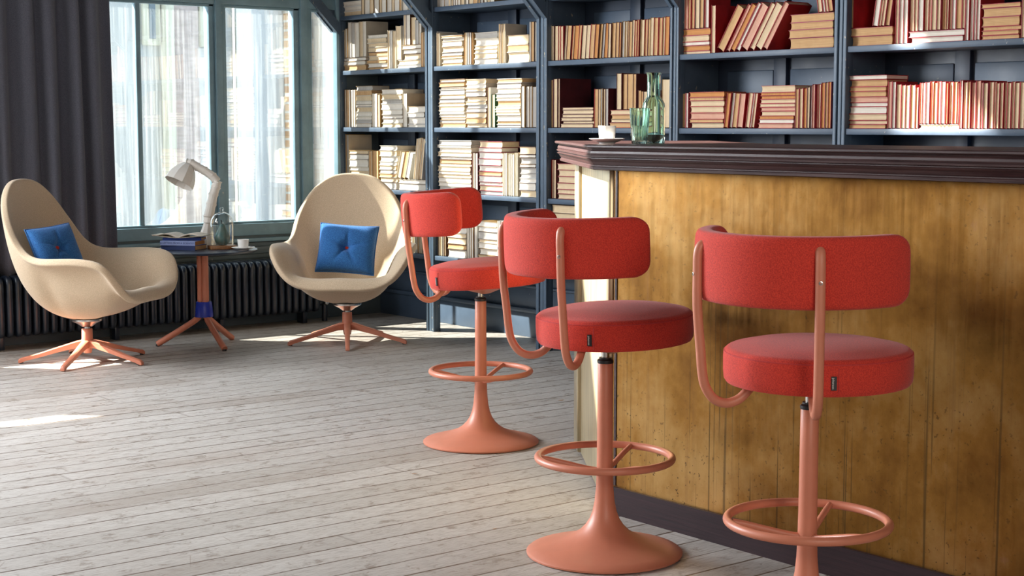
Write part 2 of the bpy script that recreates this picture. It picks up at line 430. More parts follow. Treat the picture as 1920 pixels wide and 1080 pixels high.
WZ0, WZ1 = .645, 3.9            # glazed height of the big window
WY0, WY1 = 2.95, 5.72           # its width
# openings (y0, y1, z0, z1) in the window wall; all after the first added to admit sunbeams
OPEN = [(WY0, WY1, WZ0, WZ1), (2.15, 2.88, .80, 1.30), (.05, .62, 2.37, 2.70), (-1.42, 1.5, 5.25, 6.6)]
def wall_with_holes():
    bm = bmesh.new()
    ys = sorted({-5.2, YB, *[v for o in OPEN for v in o[:2]]}); zs = sorted({0, ZC, *[v for o in OPEN for v in o[2:]]})
    for a, b in zip(ys, ys[1:]):
        run = None
        for c, d in zip(zs, zs[1:]):
            my, mz = (a+b)/2, (c+d)/2
            hole = any(o[0] < my < o[1] and o[2] < mz < o[3] for o in OPEN)
            if hole:
                if run: box(bm, XW-.16, XW, a, b, run[0], run[1]); run = None
            else: run = (run[0], d) if run else (c, d)
        if run: box(bm, XW-.16, XW, a, b, run[0], run[1])
    return bm
struct('wall_left', wall_with_holes(), M['wains'], smooth=False)

# window-wall joinery under the glass
bm = bmesh.new(); zl = .552
box(bm, XW, XW+.045, 2.0, YB-.002, zl-.02, zl+.004, .004); struct('trim_1', bm, M['frame'])
bm = bmesh.new()
for z0, z1, d in ((.50, .528, .02), (.455, .50, .035), (.425, .455, .018), (.0, .12, .022), (.12, .14, .03)):
    box(bm, XW, XW+d, 2.0, YB-.002, z0, z1, .004)
for i in range(4): box(bm, XW, XW+.012, 2.0+i*1.02, 2.96+i*1.02, .16, .41, .006)
struct('trim_2', bm, M['wains'])

# ---- window_1: frame, mullions, panes
win = bpy.data.objects.new('window_1', None); COL.objects.link(win); win['kind'] = 'structure'
XG = XW-.035
def wy(px): return onx(px, 200, XG).y
bm = bmesh.new()
box(bm, XG-.05, XG+.048, WY0, WY1, .572, .648, .004)
box(bm, XG-.02, XG+.022, WY0, WY1, .648, .662, .004)
ztop = onx(500, 13, XG).z
box(bm, XG-.05, XG+.035, WY0, WY1, ztop, ztop+.10, .004)
box(bm, XG-.02, XG+.022, WY0, WY1, ztop-.018, ztop, .004)
box(bm, XG-.05, XG+.035, WY0, WY1, WZ1-.06, WZ1, .004)
yR = wy(625); box(bm, XG-.05, XG+.05, yR, WY1, .64, WZ1, .004)
finish('window_frame', bm, M['frame'], win)
for k, (a, b) in enumerate(((391, 424), (549, 584))):
    y0, y1 = wy(a), wy(b); bm = bmesh.new(); wd = y1-y0
    box(bm, XG-.05, XG+.045, y0+.30*wd, y1-.34*wd, .648, WZ1-.06, .005)
    box(bm, XG-.045, XG+.022, y0, y0+.30*wd, .648, WZ1-.06, .004)
    box(bm, XG-.045, XG+.03, y1-.34*wd, y1-.12*wd, .648, WZ1-.06, .004)
    box(bm, XG-.045, XG+.015, y1-.12*wd, y1, .648, WZ1-.06, .003)
    finish('mullion', bm, M['frame'], win)
bm = bmesh.new(); y0, y1 = wy(256), wy(265)
box(bm, XG-.03, XG+.012, y0, y1, .648, WZ1-.06, .004); finish('glazing_bar', bm, M['frame'], win)
bm = bmesh.new(); y0, y1 = wy(461), wy(464)
box(bm, XG-.16, XG-.13, y0, y1, .648, WZ1-.06, .004); finish('glazing_bar', bm, M['white'], win)
ys = [WY0, wy(260), wy(400), wy(560), yR]
for a, b in zip(ys, ys[1:]):
    bm = bmesh.new(); box(bm, XG-.003, XG+.001, a+.004, b-.004, .65, WZ1-.06); p = finish('window_pane', bm, M['pane'], win, smooth=False)
# frames round the unseen openings added to shape the sun patches
for k, o in enumerate(OPEN[1:]):
    bm = bmesh.new(); t = .03
    box(bm, XW-.10, XW+.01, o[0], o[1], o[2], o[2]+t); box(bm, XW-.10, XW+.01, o[0], o[1], o[3]-t, o[3])
    box(bm, XW-.10, XW+.01, o[0], o[0]+t, o[2]+t, o[3]-t); box(bm, XW-.10, XW+.01, o[1]-t, o[1], o[2]+t, o[3]-t)
    struct('window_%d' % (k+2), bm, M['frame'], smooth=False)

# ---- outside: ground and the wall of the next building, seen through the glass
M['ext_plaster'] = mat('pale_outside_render', (.56, .55, .53), .9, noise=.12, nscale=2.5)
M['ext_pink'] = mat('pale_pink_outside_brick', (.52, .41, .37), .9, noise=.25, nscale=9, stretch=(1, 1, 4))
M['ext_cream'] = mat('cream_outside_pilaster', (.66, .63, .50), .9, noise=.08, nscale=4)
M['ext_ground'] = mat('courtyard_paving', (.40, .39, .38), .9, noise=.2, nscale=4)
nb = NT('orange_brick_pier')
x_, y_, z_ = nb.sep(nb.tc)[:3]
fz = nb.math('FRACT', nb.math('DIVIDE', z_, .075)); iz = nb.math('FLOOR', nb.math('DIVIDE', z_, .15))
mort = nb.ramp(fz, [(.22, 1), (.30, 0)])
nb.put(nb.b.inputs['Base Color'], nb.mix(mort, nb.mix(nb.white(nb.com(iz, 1.0, 0.0)), (.62, .30, .10), (.72, .42, .18)), (.72, .66, .58)))
nb.b.inputs['Roughness'].default_value = .9; M['ext_brick'] = nb.m
bm = bmesh.new(); box(bm, -20, -9.36, -8, 22, -.15, -.05); struct('ground_outside', bm, M['ext_ground'], smooth=False)
XE = -11.6
def ey(px): return onx(px, 200, XE).y
nbr = thing('neighbouring_building', 'pale rendered and brick building wall seen outside through the tall window', 'building', (XE, ey(400), -.05))
ox, oy = XE, ey(400)
def ext(name, a, b, z0, z1, d, m, extra=0):
    bm = bmesh.new(); box(bm, -.0+.0, d, a-oy, b-oy, z0+.05, z1+.05, .01); return finish(name, bm, m, nbr)
bm = bmesh.new(); box(bm, -.4, 0, 4.6-oy, 16-oy, 0, 7); finish('wall', bm, M['ext_plaster'], nbr, smooth=False)
ext('brick_panel', ey(322), ey(372), .0, 5.6, .03, M['ext_pink'])
ext('pilaster', ey(303), ey(320), .0, 5.6, .10, M['ext_cream'])
ext('brick_pier', ey(533), ey(549), .0, 5.6, .14, M['ext_brick'])
ext('pilaster', ey(587), ey(700), .0, 5.6, .16, M['white'])
ext('pilaster', ey(437), ey(466), .0, 5.6, .08, M['white'])
M['ext_dark'] = mat('dark_outside_window_glass', (.10, .15, .18), .15, noise=.2)
for a, b in ((268, 301), (374, 392)):
    f = ext('window', ey(a), ey(b), 1.9, 3.4, .04, M['ext_cream'])
    bm = bmesh.new(); box(bm, .041, .05, ey(a)-oy+.05, ey(b)-oy-.05, 2.0, 3.38); finish('window_pane', bm, M['ext_dark'], f, smooth=False)

# ================================================================== BOOKCASE
YF = 5.70
def bx(px, py=240, Y=YF): return ony(px, py, Y).x
UP = [(bx(627), bx(640)), (bx(797), bx(812.5)), (bx(1005), bx(1026)), (bx(1254), bx(1272)), (bx(1560), bx(1585))]
sp = UP[4][0]-UP[3][0]
for k in (1, 2, 3): UP.append((UP[4][0]+sp*k, UP[4][1]+sp*k))
SZ = [ony(900, 5, YF).z, 1.633, 1.262, .866, .474]      # shelf tops, from the highest
ZTOP = 2.42
case = thing('bookcase', 'slate blue built-in bookcase of five bays filled with old books', 'bookcase', (UP[0][0], YF, 0))
cx0, cy0 = UP[0][0], YF
def cb(bm, x0, x1, y0, y1, z0, z1, bev=.002, **k): box(bm, x0-cx0, x1-cx0, y0-cy0, y1-cy0, z0, z1, bev, **k)
bm = bmesh.new(); cb(bm, UP[0][0], UP[-1][1], YB-.02, YB-.003, .46, ZTOP, 0)
finish('back_board', bm, M['blue_dark'], case, smooth=False)
for i, (a, b) in enumerate(UP):
    bm = bmesh.new(); mid = (a+b)/2
    z0 = 0 if i in (1, 2, 3, 4, 5, 6, 7) else .0
    cb(bm, a+.004, b-.004, YF+.012, YF+.05, 0, ZTOP)                      # front post down to the floor
    cb(bm, mid-.013, mid+.013, YF+.05, YB-.021, .44, ZTOP)                # side board
    wdt = (b-a)
    for k in range(3):                                                     # fluted face
        xa = a+.002+wdt*(k/3); cb(bm, xa+.002, xa+wdt/3-.004, YF-.004+(.004 if k == 1 else 0), YF+.014, 0, ZTOP, .004)
    finish('upright', bm, M['blue_post'], case)
for j, z in enumerate(SZ):
    for i in range(len(UP)-1):
        a, b = UP[i][1]-.002, UP[i+1][0]+.002
        bm = bmesh.new(); cb(bm, a-.012, b+.012, YF+.051, YB-.021, z-.026, z); cb(bm, a, b, YF+.004, YF+.051, z-.028, z, .003)
        finish('shelf', bm, M['blue'], case)
for i in range(len(UP)-1):            # panelled back: stile and raised panels behind the books
    a, b = UP[i][1], UP[i+1][0]
    bm = bmesh.new(); mid = a+(b-a)*.42
    cb(bm, mid-.04, mid+.04, YB-.045, YB-.02, .46, ZTOP)
    finish('back_stile', bm, M['blue_dark'], case)
    for j, z in enumerate(SZ):
        zt = (SZ[j-1] if j else ZTOP)-.03
        bm = bmesh.new(); cb(bm, a+.05, mid-.055, YB-.032, YB-.02, z+.045, zt-.05, .006)
        finish('back_panel', bm, M['blue'], case)
        bm = bmesh.new(); cb(bm, mid+.055, b-.05, YB-.032, YB-.02, z+.045, zt-.05, .006)
        finish('back_panel', bm, M['blue'], case)
# wainscot under the bookcase
bm = bmesh.new()
for z0, z1, d in ((0, .15, .03), (.15, .175, .045), (.175, .30, .015), (.30, .315, .035), (.315, .43, .018), (.43, .46, .05)):
    box(bm, UP[0][0]-.0, UP[-1][1], YB-d, YB-.001, z0, z1, .004)
struct('baseboard_back', bm, M['blue'])
# gallery over the bookcase with its raking brackets
bm = bmesh.new(); box(bm, -8.96, 2.8, 5.18, YB-.001, ZTOP, ZTOP+.12)
struct('trim_3', bm, M['blue_dark'], smooth=False)
for i, (a, b) in enumerate(UP):
    bm = bmesh.new(); zb = ony(808, 52, YF).z
    for x0, x1, o in ((a+.003, a+(b-a)*.36, 0), (a+(b-a)*.36, a+(b-a)*.66, .012), (a+(b-a)*.66, b-.003, 0)):
        dz = ZTOP-zb; vs = []
        for (yy, zz) in ((YF-.005+o*.3, zb+o), (YF-.005, zb+.085), (YF-.005-dz+.085, ZTOP), (YF-.005-dz, ZTOP)):
            vs.append((yy-cy0, zz))
        A = [bm.verts.new((x0-cx0, y, z)) for y, z in vs]; Bv = [bm.verts.new((x1-cx0, y, z)) for y, z in vs]
        bm.faces.new(A); bm.faces.new(Bv[::-1])
        for q in range(4): bm.faces.new((A[q], A[(q+1) % 4], Bv[(q+1) % 4], Bv[q]))
    # web closing the triangle between post and bracket
    mid = (a+b)/2-cx0
    tri = [(YF-.005-cy0, zb+.085), (YF-.005-cy0, ZTOP), (YF-.005-cy0-(ZTOP-zb-.085), ZTOP)]
    A = [bm.verts.new((mid-.01, y, z)) for y, z in tri]; Bv = [bm.verts.new((mid+.01, y, z)) for y, z in tri]
    bm.faces.new(A); bm.faces.new(Bv[::-1])
    for q in range(3): bm.faces.new((A[q], A[(q+1) % 3], Bv[(q+1) % 3], Bv[q]))
    finish('bracket', bm, M['blue_post'], case)

# ================================================================== BOOKS
BOOKS = []          # every book as a spec; largest 300 become things, the rest one stuff object
YP = 5.722
ORD = ['first', 'second', 'third', 'fourth', 'fifth', 'sixth', 'seventh', 'eighth', 'ninth', 'tenth', 'eleventh', 'twelfth', 'thirteenth',
       'fourteenth', 'fifteenth', 'sixteenth', 'seventeenth', 'eighteenth', 'nineteenth', 'twentieth']
ORD += ['twenty-'+o for o in ORD[:9]] + ['thirtieth'] + ['thirty-'+o for o in ORD[:9]]
BAYN = ['window-side bay', 'second bay', 'middle bay', 'fourth bay', 'rightmost bay']
SHN = ['top shelf', 'second shelf', 'third shelf', 'fourth shelf', 'fifth shelf']
rowcount = {}
brnd = random.Random(5)
PAL = {0: (['white', 'white', 'white', 'cream', 'cream', 'grey', 'tan'], ['white', 'ivory', 'ivory', 'ochre', 'ivory', 'brown']),
       1: (['white', 'white', 'cream', 'cream', 'tan', 'grey'], ['ivory', 'white', 'ochre', 'ivory', 'brown']),
       2: (['tan', 'tan', 'cream', 'amber', 'cream', 'tan', 'grey'], ['maroon', 'brown', 'maroon', 'red', 'ochre']),
       3: (['cream', 'tan', 'cream', 'pink', 'white', 'amber'], ['red', 'red', 'red', 'rose', 'maroon']),
       4: (['cream', 'tan', 'cream', 'pink', 'white', 'tan'], ['red', 'red', 'rose', 'red'])}
def zof(px, py): return ony(px, py, YP).z
def pick(bay, pg=None, cv=None):
    a, b = PAL[bay]; return (pg or brnd.choice(a)), (cv or brnd.choice(b))
def uid(bay, sh, kind):
    k = (bay, sh, kind); rowcount[k] = rowcount.get(k, 0)+1; return rowcount[k]
def U(bay, sh, x0, x1, ytop, n, lean=0, base=None, ytop2=None, pg=None, cv=None, depth=.17, yb=None, jit=.05, dy=0):
    """upright run between two sight columns, standing on a shelf or on the pile below it (base = height)"""
    z = (SZ[sh] if base is None else base)+.0006
    rid = uid(bay, sh, 'row'); ymid = 200
    xa, xb = bx(x0, ymid, YP), bx(x1, ymid, YP)
    ws = [brnd.uniform(.6, 1.4) for _ in range(n)]; s = sum(ws); al = R(abs(lean)); sg = 1 if lean >= 0 else -1
    z0, z1 = zof(x0, ytop), zof(x1, ytop2 if ytop2 is not None else ytop)
    hh0 = [((z0+(z1-z0)*(i+.5)/n)-z)*brnd.uniform(1-jit, 1) for i in range(n)]
    span = (xb-xa); hmean = sum(hh0)/n/max(cos(al), .5)
    if al: span -= hmean*sin(al)*.92
    span = max(span, .018*n)
    x = xa
    if sg < 0 and al: x = xb-span
    for i in range(n):
        t = ws[i]/s*span*cos(al); H = hh0[i]
        if al: H = (H - t*sin(al))/cos(al)
        p, c = pick(bay, pg, cv)
        BOOKS.append(dict(bay=bay, sh=sh, kind='row', rid=rid, i=i, n=n, t=t-.0006, H=H, D=min(depth*brnd.uniform(.85, 1.1), YB-.05-YP-.012), x=x, z=z, lean=sg*al, pg=p, cv=c,
                          y=YP+dy+brnd.uniform(0, .012), adv=t/cos(al)))
        x += t/cos(al)
def S(bay, sh, x0, x1, ytop, n, base=None, pg=None, cv=None, depth=.15, jit=.05, thick=None, tilt=0, dy=0):
    z = (SZ[sh] if base is None else base)+.0006
    rid = uid(bay, sh, 'stack')
    xa, xb = bx(x0, 200, YP), bx(x1, 200, YP)
    zt = zof((x0+x1)/2, ytop); tot = zt-z
    ws = thick or [brnd.uniform(.6, 1.45) for _ in range(n)]; s = sum(ws)
    for i in range(n):
        t = ws[i]/s*tot; W = xb-xa; l = xa+W*brnd.uniform(0, jit); r = xb-W*brnd.uniform(0, jit)
        p, c = pick(bay, pg, cv)
        BOOKS.append(dict(bay=bay, sh=sh, kind='stack', rid=rid, i=i, n=n, t=t-.0005, H=r-l, D=min(depth*brnd.uniform(.85, 1.15), YB-.05-YP-.014), x=l, z=z, lean=tilt, pg=p, cv=c,
                          y=YP+dy+brnd.uniform(0, .014)))
        z += t
    return z
# --- bay 0 (beside the window)
b = 0
S(b, 0, 640, 678, 2, 3); U(b, 0, 679, 795, -45, 15)
t = S(b, 1, 637, 686, 108, 3); U(b, 1, 638, 652, 53, 3, base=t); U(b, 1, 652, 686, 39, 5, base=t)
S(b, 1, 687, 725, 65, 9); U(b, 1, 726, 741, 56, 3)
t1 = S(b, 1, 742, 789, 112, 2); U(b, 1, 742, 752, 45, 1, base=t1); t = S(b, 1, 753, 789, 84, 3, base=t1); U(b, 1, 757, 789, 17, 5, base=t, ytop2=45, jit=.02); U(b, 1, 789.5, 797, 58, 2)
U(b, 2, 641, 664, 168, 5, jit=.02); S(b, 2, 665, 696, 161, 10); U(b, 2, 697, 712, 174, 2); t = S(b, 2, 713, 753, 167, 8)
U(b, 2, 753.5, 761, 172, 1, pg='white'); S(b, 2, 762, 796, 199, 4, pg='white')
U(b, 3, 641, 651, 248, 2); S(b, 3, 652, 689, 282, 7); U(b, 3, 690, 706, 282, 2, pg='tan'); S(b, 3, 708, 741, 273, 9)
t = S(b, 3, 742, 795, 337, 2, pg='white'); U(b, 3, 742, 774, 283, 3, lean=17, base=t); U(b, 3, 772, 796, 257, 5, lean=9, base=t, pg='cream')
U(b, 4, 768, 782, 400, 4, jit=.1); U(b, 4, 783, 796, 405, 4)
U(b, 4, 641, 700, 400, 9); S(b, 4, 702, 766, 410, 7)
# --- bay 1
b = 1
U(b, 0, 816, 870, -38, 9, jit=.02); U(b, 0, 872, 925, -42, 8)
U(b, 1, 814, 825, 59, 2); S(b, 1, 826.5, 867.5, 66, 8); U(b, 1, 868, 886.5, 60, 5, jit=.02); S(b, 1, 887, 932, 60, 6); U(b, 1, 933, 947, 44, 4, jit=.02)
S(b, 1, 948, 990, 65, 3, thick=[1.4, 1, 1.3]); U(b, 1, 991, 1004, 40, 3, jit=.02)
S(b, 2, 820, 870, 148, 13); S(b, 2, 871, 911, 148, 11); U(b, 2, 912, 919, 162, 2, pg='cream'); U(b, 2, 919.5, 926, 176, 1, pg='cream', cv='green')
S(b, 2, 927, 975, 147, 12); U(b, 2, 976, 1004, 161, 4, pg='grey', jit=.02)
S(b, 3, 818, 882, 263, 14); U(b, 3, 883, 894, 285, 2, cv='maroon'); S(b, 3, 895, 940, 265, 10, cv='rose'); U(b, 3, 941, 970, 286, 7, pg='white', cv='ivory')
S(b, 3, 971, 1003, 275, 9)
U(b, 4, 814, 834, 408, 6); S(b, 4, 835, 872, 425, 5); U(b, 4, 873, 893, 422, 5, pg='white'); S(b, 4, 894, 931, 415, 7); U(b, 4, 932, 952, 412, 5, pg='white', cv='white')
S(b, 4, 955, 1002, 420, 6)
# --- bay 2 (behind the carafe)
b = 2
U(b, 1, 1029, 1053, 48, 4, jit=.01, pg='cream'); U(b, 1, 1054, 1140, 47, 12, lean=5, ytop2=42, jit=.03); U(b, 1, 1138, 1253, 42, 20, lean=1.5, ytop2=29, jit=.04)
U(b, 2, 1028, 1036, 148, 1, pg='tan', cv='maroon', depth=.22); U(b, 2, 1037, 1048, 147, 2, pg='cream', cv='maroon', depth=.22, jit=.01)
S(b, 2, 1049, 1111, 201, 6, pg='cream', cv='maroon'); U(b, 2, 1112, 1140, 165, 5, jit=.02)
t = S(b, 2, 1141, 1213, 206, 4); U(b, 2, 1155, 1192, 137, 4, base=t, jit=.02, cv='maroon'); U(b, 2, 1193, 1212, 165, 3, base=t, jit=.2)
U(b, 2, 1238, 1253, 148, 1, pg='cream', cv='ochre'); U(b, 2, 1214, 1237, 170, 3)
U(b, 3, 1029, 1042, 298, 3, pg='cream'); S(b, 3, 1043, 1088, 307, 6, pg='cream', cv='rose'); S(b, 3, 1090, 1140, 300, 7)
S(b, 4, 1030, 1088, 385, 6, pg='cream', cv='brown')
# --- bay 3
b = 3
t = S(b, 1, 1274, 1328, 54, 5); U(b, 1, 1275, 1327, -34, 8, base=t, jit=.03); U(b, 1, 1329, 1337, 8, 1, pg='cream', cv='red', depth=.23)
U(b, 1, 1342, 1480, 8, 8, lean=33, ytop2=0, jit=.04, cv='red', depth=.15)
t = S(b, 1, 1474, 1558, 25, 4, pg='tan', cv='rose', thick=[1.3, 1, .9, 1]); U(b, 1, 1522, 1556, -28, 4, lean=-10, base=t)
U(b, 2, 1275, 1289, 172, 2); S(b, 2, 1290, 1356, 172, 7); U(b, 2, 1357, 1397, 173, 4, lean=7, jit=.02); U(b, 2, 1395, 1420, 173, 3, lean=8, jit=.02)
S(b, 2, 1421, 1489, 160, 10, cv='red'); U(b, 2, 1490, 1558, 166, 11, ytop2=150, jit=.03)
# --- bay 4
b = 4
t = S(b, 1, 1588, 1668, 51, 2, pg='tan'); U(b, 1, 1588, 1595, -40, 1, base=t, depth=.23, cv='red'); U(b, 1, 1630, 1672, -42, 4, lean=8, base=t, jit=.02)
U(b, 1, 1673, 1698, -40, 3, jit=.02); t = S(b, 1, 1699, 1804, 57, 2, pg='white'); U(b, 1, 1699, 1804, -42, 13, base=t, jit=.03)
U(b, 1, 1805, 1831, -38, 4, pg='white'); S(b, 1, 1832, 1907, 6, 6, pg='tan'); U(b, 1, 1908, 1960, -35, 5)
S(b, 2, 1588, 1661, 141, 10); U(b, 2, 1662, 1720, 150, 7, ytop2=160, jit=.05); t = S(b, 2, 1721, 1797, 233, 1, pg='cream', cv='ivory')
U(b, 2, 1721, 1797, 152, 11, base=t, jit=.04); U(b, 2, 1798, 1850, 150, 7, jit=.06); U(b, 2, 1851, 1960, 152, 13, jit=.04)

def book_meshes(bmc, bmp, t, H, D):
    """cover and page block; thickness along x, fore edge at y=0, height along z"""
    c = min(.0022, t*.12); o = .0028
    box(bmc, 0, c, 0, D, 0, H); box(bmc, t-c, t, 0, D, 0, H); box(bmc, c, t-c, D-c, D, 0, H)
    # slightly hollowed fore edge
    n = 6; x0, x1 = c, t-c; y1 = D-c-.0003; hol = min(.004, t*.14)
    row = []
    for k in range(n+1):
        u = k/n; row.append((x0+(x1-x0)*u, o+hol*(1-(2*u-1)**2)))
    a = [bmp.verts.new((x, y, o)) for x, y in row]; b_ = [bmp.verts.new((x, y, H-o)) for x, y in row]
    a2 = [bmp.verts.new((x1, y1, o)), bmp.verts.new((x0, y1, o))]; b2 = [bmp.verts.new((x1, y1, H-o)), bmp.verts.new((x0, y1, H-o))]
    A = a+a2; Bv = b_+b2
    bmp.faces.new(A[::-1]); bmp.faces.new(Bv)
    for k in range(len(A)):
        j = (k+1) % len(A); bmp.faces.new((A[k], A[j], Bv[j], Bv[k]))
def book_matrix(q):
    if q['kind'] == 'stack':
        # lie flat: thickness up, height along +x
        m = Matrix(((0, 0, 1, 0), (0, 1, 0, 0), (1, 0, 0, 0), (0, 0, 0, 1)))
        m = Matrix(((0, 0, 1, 0), (0, 1, 0, 0), (-1, 0, 0, q['t']), (0, 0, 0, 1)))
        return Matrix.Translation((q['x'], q['y'], q['z'])) @ m
    a = q['lean']
    if a >= 0:   # top to the right, bottom-right corner on the shelf
        return Matrix.Translation((q['x']+q['t']*cos(a), q['y'], q['z'])) @ Matrix.Rotation(a, 4, 'Y') @ Matrix.Translation((-q['t'], 0, 0))
    return Matrix.Translation((q['x'], q['y'], q['z'])) @ Matrix.Rotation(a, 4, 'Y')
PGW = {'white': 'white-paged', 'cream': 'cream-paged', 'tan': 'tan-paged', 'amber': 'amber-paged', 'grey': 'grey-paged', 'pink': 'pink-paged'}
vis = sorted(BOOKS, key=lambda q: -(q['t']*q['H']/max(1, (q['x']**2+q['y']**2))*(.35 if (q['bay'], q['sh']) in ((0, 4), (1, 0)) or (q['sh'] >= 3 and q['x'] > bx(1088)) else 1)))
big = set(id(q) for q in vis[:300])
# materials for the merged remainder
keysP = list(PG); keysC = list(CV)
rest = bmesh.new()
for q in BOOKS:
    m = book_matrix(q)
    bc, bp = bmesh.new(), bmesh.new(); book_meshes(bc, bp, q['t'], q['H'], q['D'])
    if id(q) in big:
        frm = 'bottom' if q['kind'] == 'stack' else 'left'
        cov = {'maroon': 'maroon', 'rose': 'rose'}.get(q['cv'], q['cv'])
        if q['n'] == 1: where = 'single book, %s %s' % (ORD[q['rid']-1], 'pile' if q['kind'] == 'stack' else 'upright group')
        else: where = '%s from %s in %s %s' % (ORD[q['i']], frm, ORD[q['rid']-1], 'pile' if q['kind'] == 'stack' else 'upright group')
        lab = '%s book, %s, %s, %s' % (PGW[q['pg']], where, SHN[q['sh']], BAYN[q['bay']])
        t = thing('book', lab, 'book', group='old books in the %s, %s' % (BAYN[q['bay']], SHN[q['sh']]))
        t.matrix_world = m
        finish('cover', bc, CV[q['cv']], t, smooth=False)
        finish('page_block', bp, PG[q['pg']], t, smooth=False)
    else:
        for src, mi in ((bc, keysC.index(q['cv'])+len(keysP)), (bp, keysP.index(q['pg']))):
            bmesh.ops.recalc_face_normals(src, faces=src.faces)
            for f in src.faces: f.material_index = mi
            src.transform(m); me = bpy.data.meshes.new('tmp'); src.to_mesh(me); src.free(); rest.from_mesh(me); bpy.data.meshes.remove(me)
o = finish('books', rest, [PG[k] for k in keysP]+[CV[k] for k in keysC], smooth=False)
tag(o, 'the smaller old books packed among the others on the blue shelves', 'books', kind='stuff')
print('BOOKS', len(BOOKS))

# ================================================================== BAR COUNTER
BA = Vector((-3.80, 3.464)); BD = Vector((-.8135, .5815)).normalized(); BL = 1.16
BB = BA+BD*BL
nf = Vector((-BD.y, BD.x)); nf = nf if nf.dot(Vector((-1, -1))) > 0 else -nf     # outward normal of the angled side
def poly_off(d):
    """bar footprint pushed out by d"""
    base = [Vector((.6, 3.464)), BA, BB, BB+Vector((.28, .34)), BA+Vector((.16, .44)), Vector((.6, 3.90))]
    n = len(base); out = []
    for i in range(n):
        p0, p1, p2 = base[i-1], base[i], base[(i+1) % n]
        e1 = (p1-p0).normalized(); e2 = (p2-p1).normalized()
        n1 = Vector((e1.y, -e1.x)); n2 = Vector((e2.y, -e2.x))
        # orientation: outward to the left-hand side of this clockwise loop
        n1, n2 = -n1, -n2
        b_ = (n1+n2); b_ = b_/max(b_.dot(n1), .35); out.append(p1+b_*d)
    return out
area2 = sum(a.x*b_.y-b_.x*a.y for a, b_ in zip(poly_off(0), poly_off(0)[1:]+poly_off(0)[:1]))
SG = 1 if area2 < 0 else -1
bar = thing('bar_counter', 'long bar counter clad in aged brass with dark moulded wooden top', 'bar counter', (-1.6, 3.8, 0))
def P(d): return [(v.x+1.6, v.y-3.8) for v in poly_off(d*SG)]
bm = bmesh.new(); extrude_poly(bm, P(.012), 0, .092); finish('plinth', bm, M['plinthwood'], bar, smooth=False)
bm = bmesh.new(); extrude_poly(bm, P(0.0), .092, 1.16)
body = finish('brass_cladding', bm, M['brass'], bar, smooth=False)
# paler angled side sheet and its rolled edge
e0 = BA+BD*.015+nf*.0005; e1 = BA+BD*.93+nf*.0005
bm = bmesh.new()
def slab(bm, a, b_, th, z0, z1, bev=.0):
    d = (b_-a).normalized(); m = Matrix.Translation((a.x+1.6, a.y-3.8, 0)) @ Matrix(((d.x, nf.x, 0, 0), (d.y, nf.y, 0, 0), (0, 0, 1, 0), (0, 0, 0, 1)))
    box(bm, 0, (b_-a).length, 0, th, z0, z1, bev, mtx=m)
slab(bm, e0, e1, .0155, .008, 1.135, .001); finish('side_sheet', bm, M['brass_edge'], bar)
bm = bmesh.new(); q0 = e1; slab(bm, q0, q0+BD*.04, .030, .008, 1.135, .008); slab(bm, q0+BD*.045, q0+BD*.225, .022, .008, 1.135, .004)
finish('edge_strip', bm, M['brass_edge'], bar)
bm = bmesh.new(); 
box(bm, -2.195, -2.185, -.3385, -.335, .095, 1.135); finish('joint_strip', bm, M['darkwood'], bar, smooth=False)
# moulded top
prof = [(0.0, 1.135), (.070, 1.135), (.074, 1.137), (.075, 1.146), (.070, 1.149), (.070, 1.152), (.073, 1.156), (.078, 1.166), (.084, 1.172), (.086, 1.175), (.080, 1.178),
        (.080, 1.181), (.086, 1.184), (.087, 1.190), (.082, 1.193), (.084, 1.198), (.082, 1.206), (.078, 1.212), (.079, 1.215), (.090, 1.217), (.094, 1.221), (.094, 1.227), (.090, 1.230)]
prof = [(d, 1.135+(z-1.135)*.85) for d, z in prof]
bm = bmesh.new(); loops = []
for d, z in prof: loops.append([bm.verts.new((x, y, z)) for x, y in P(d)])
for a, b_ in zip(loops, loops[1:]):
    for i in range(len(a)):
        j = (i+1) % len(a); bm.faces.new((a[i], a[j], b_[j], b_[i]))
bm.faces.new(loops[-1]); bm.faces.new(loops[0][::-1])
finish('moulded_top', bm, M['darkwood'], bar, smooth=False)
BTOP = prof[-1][1]

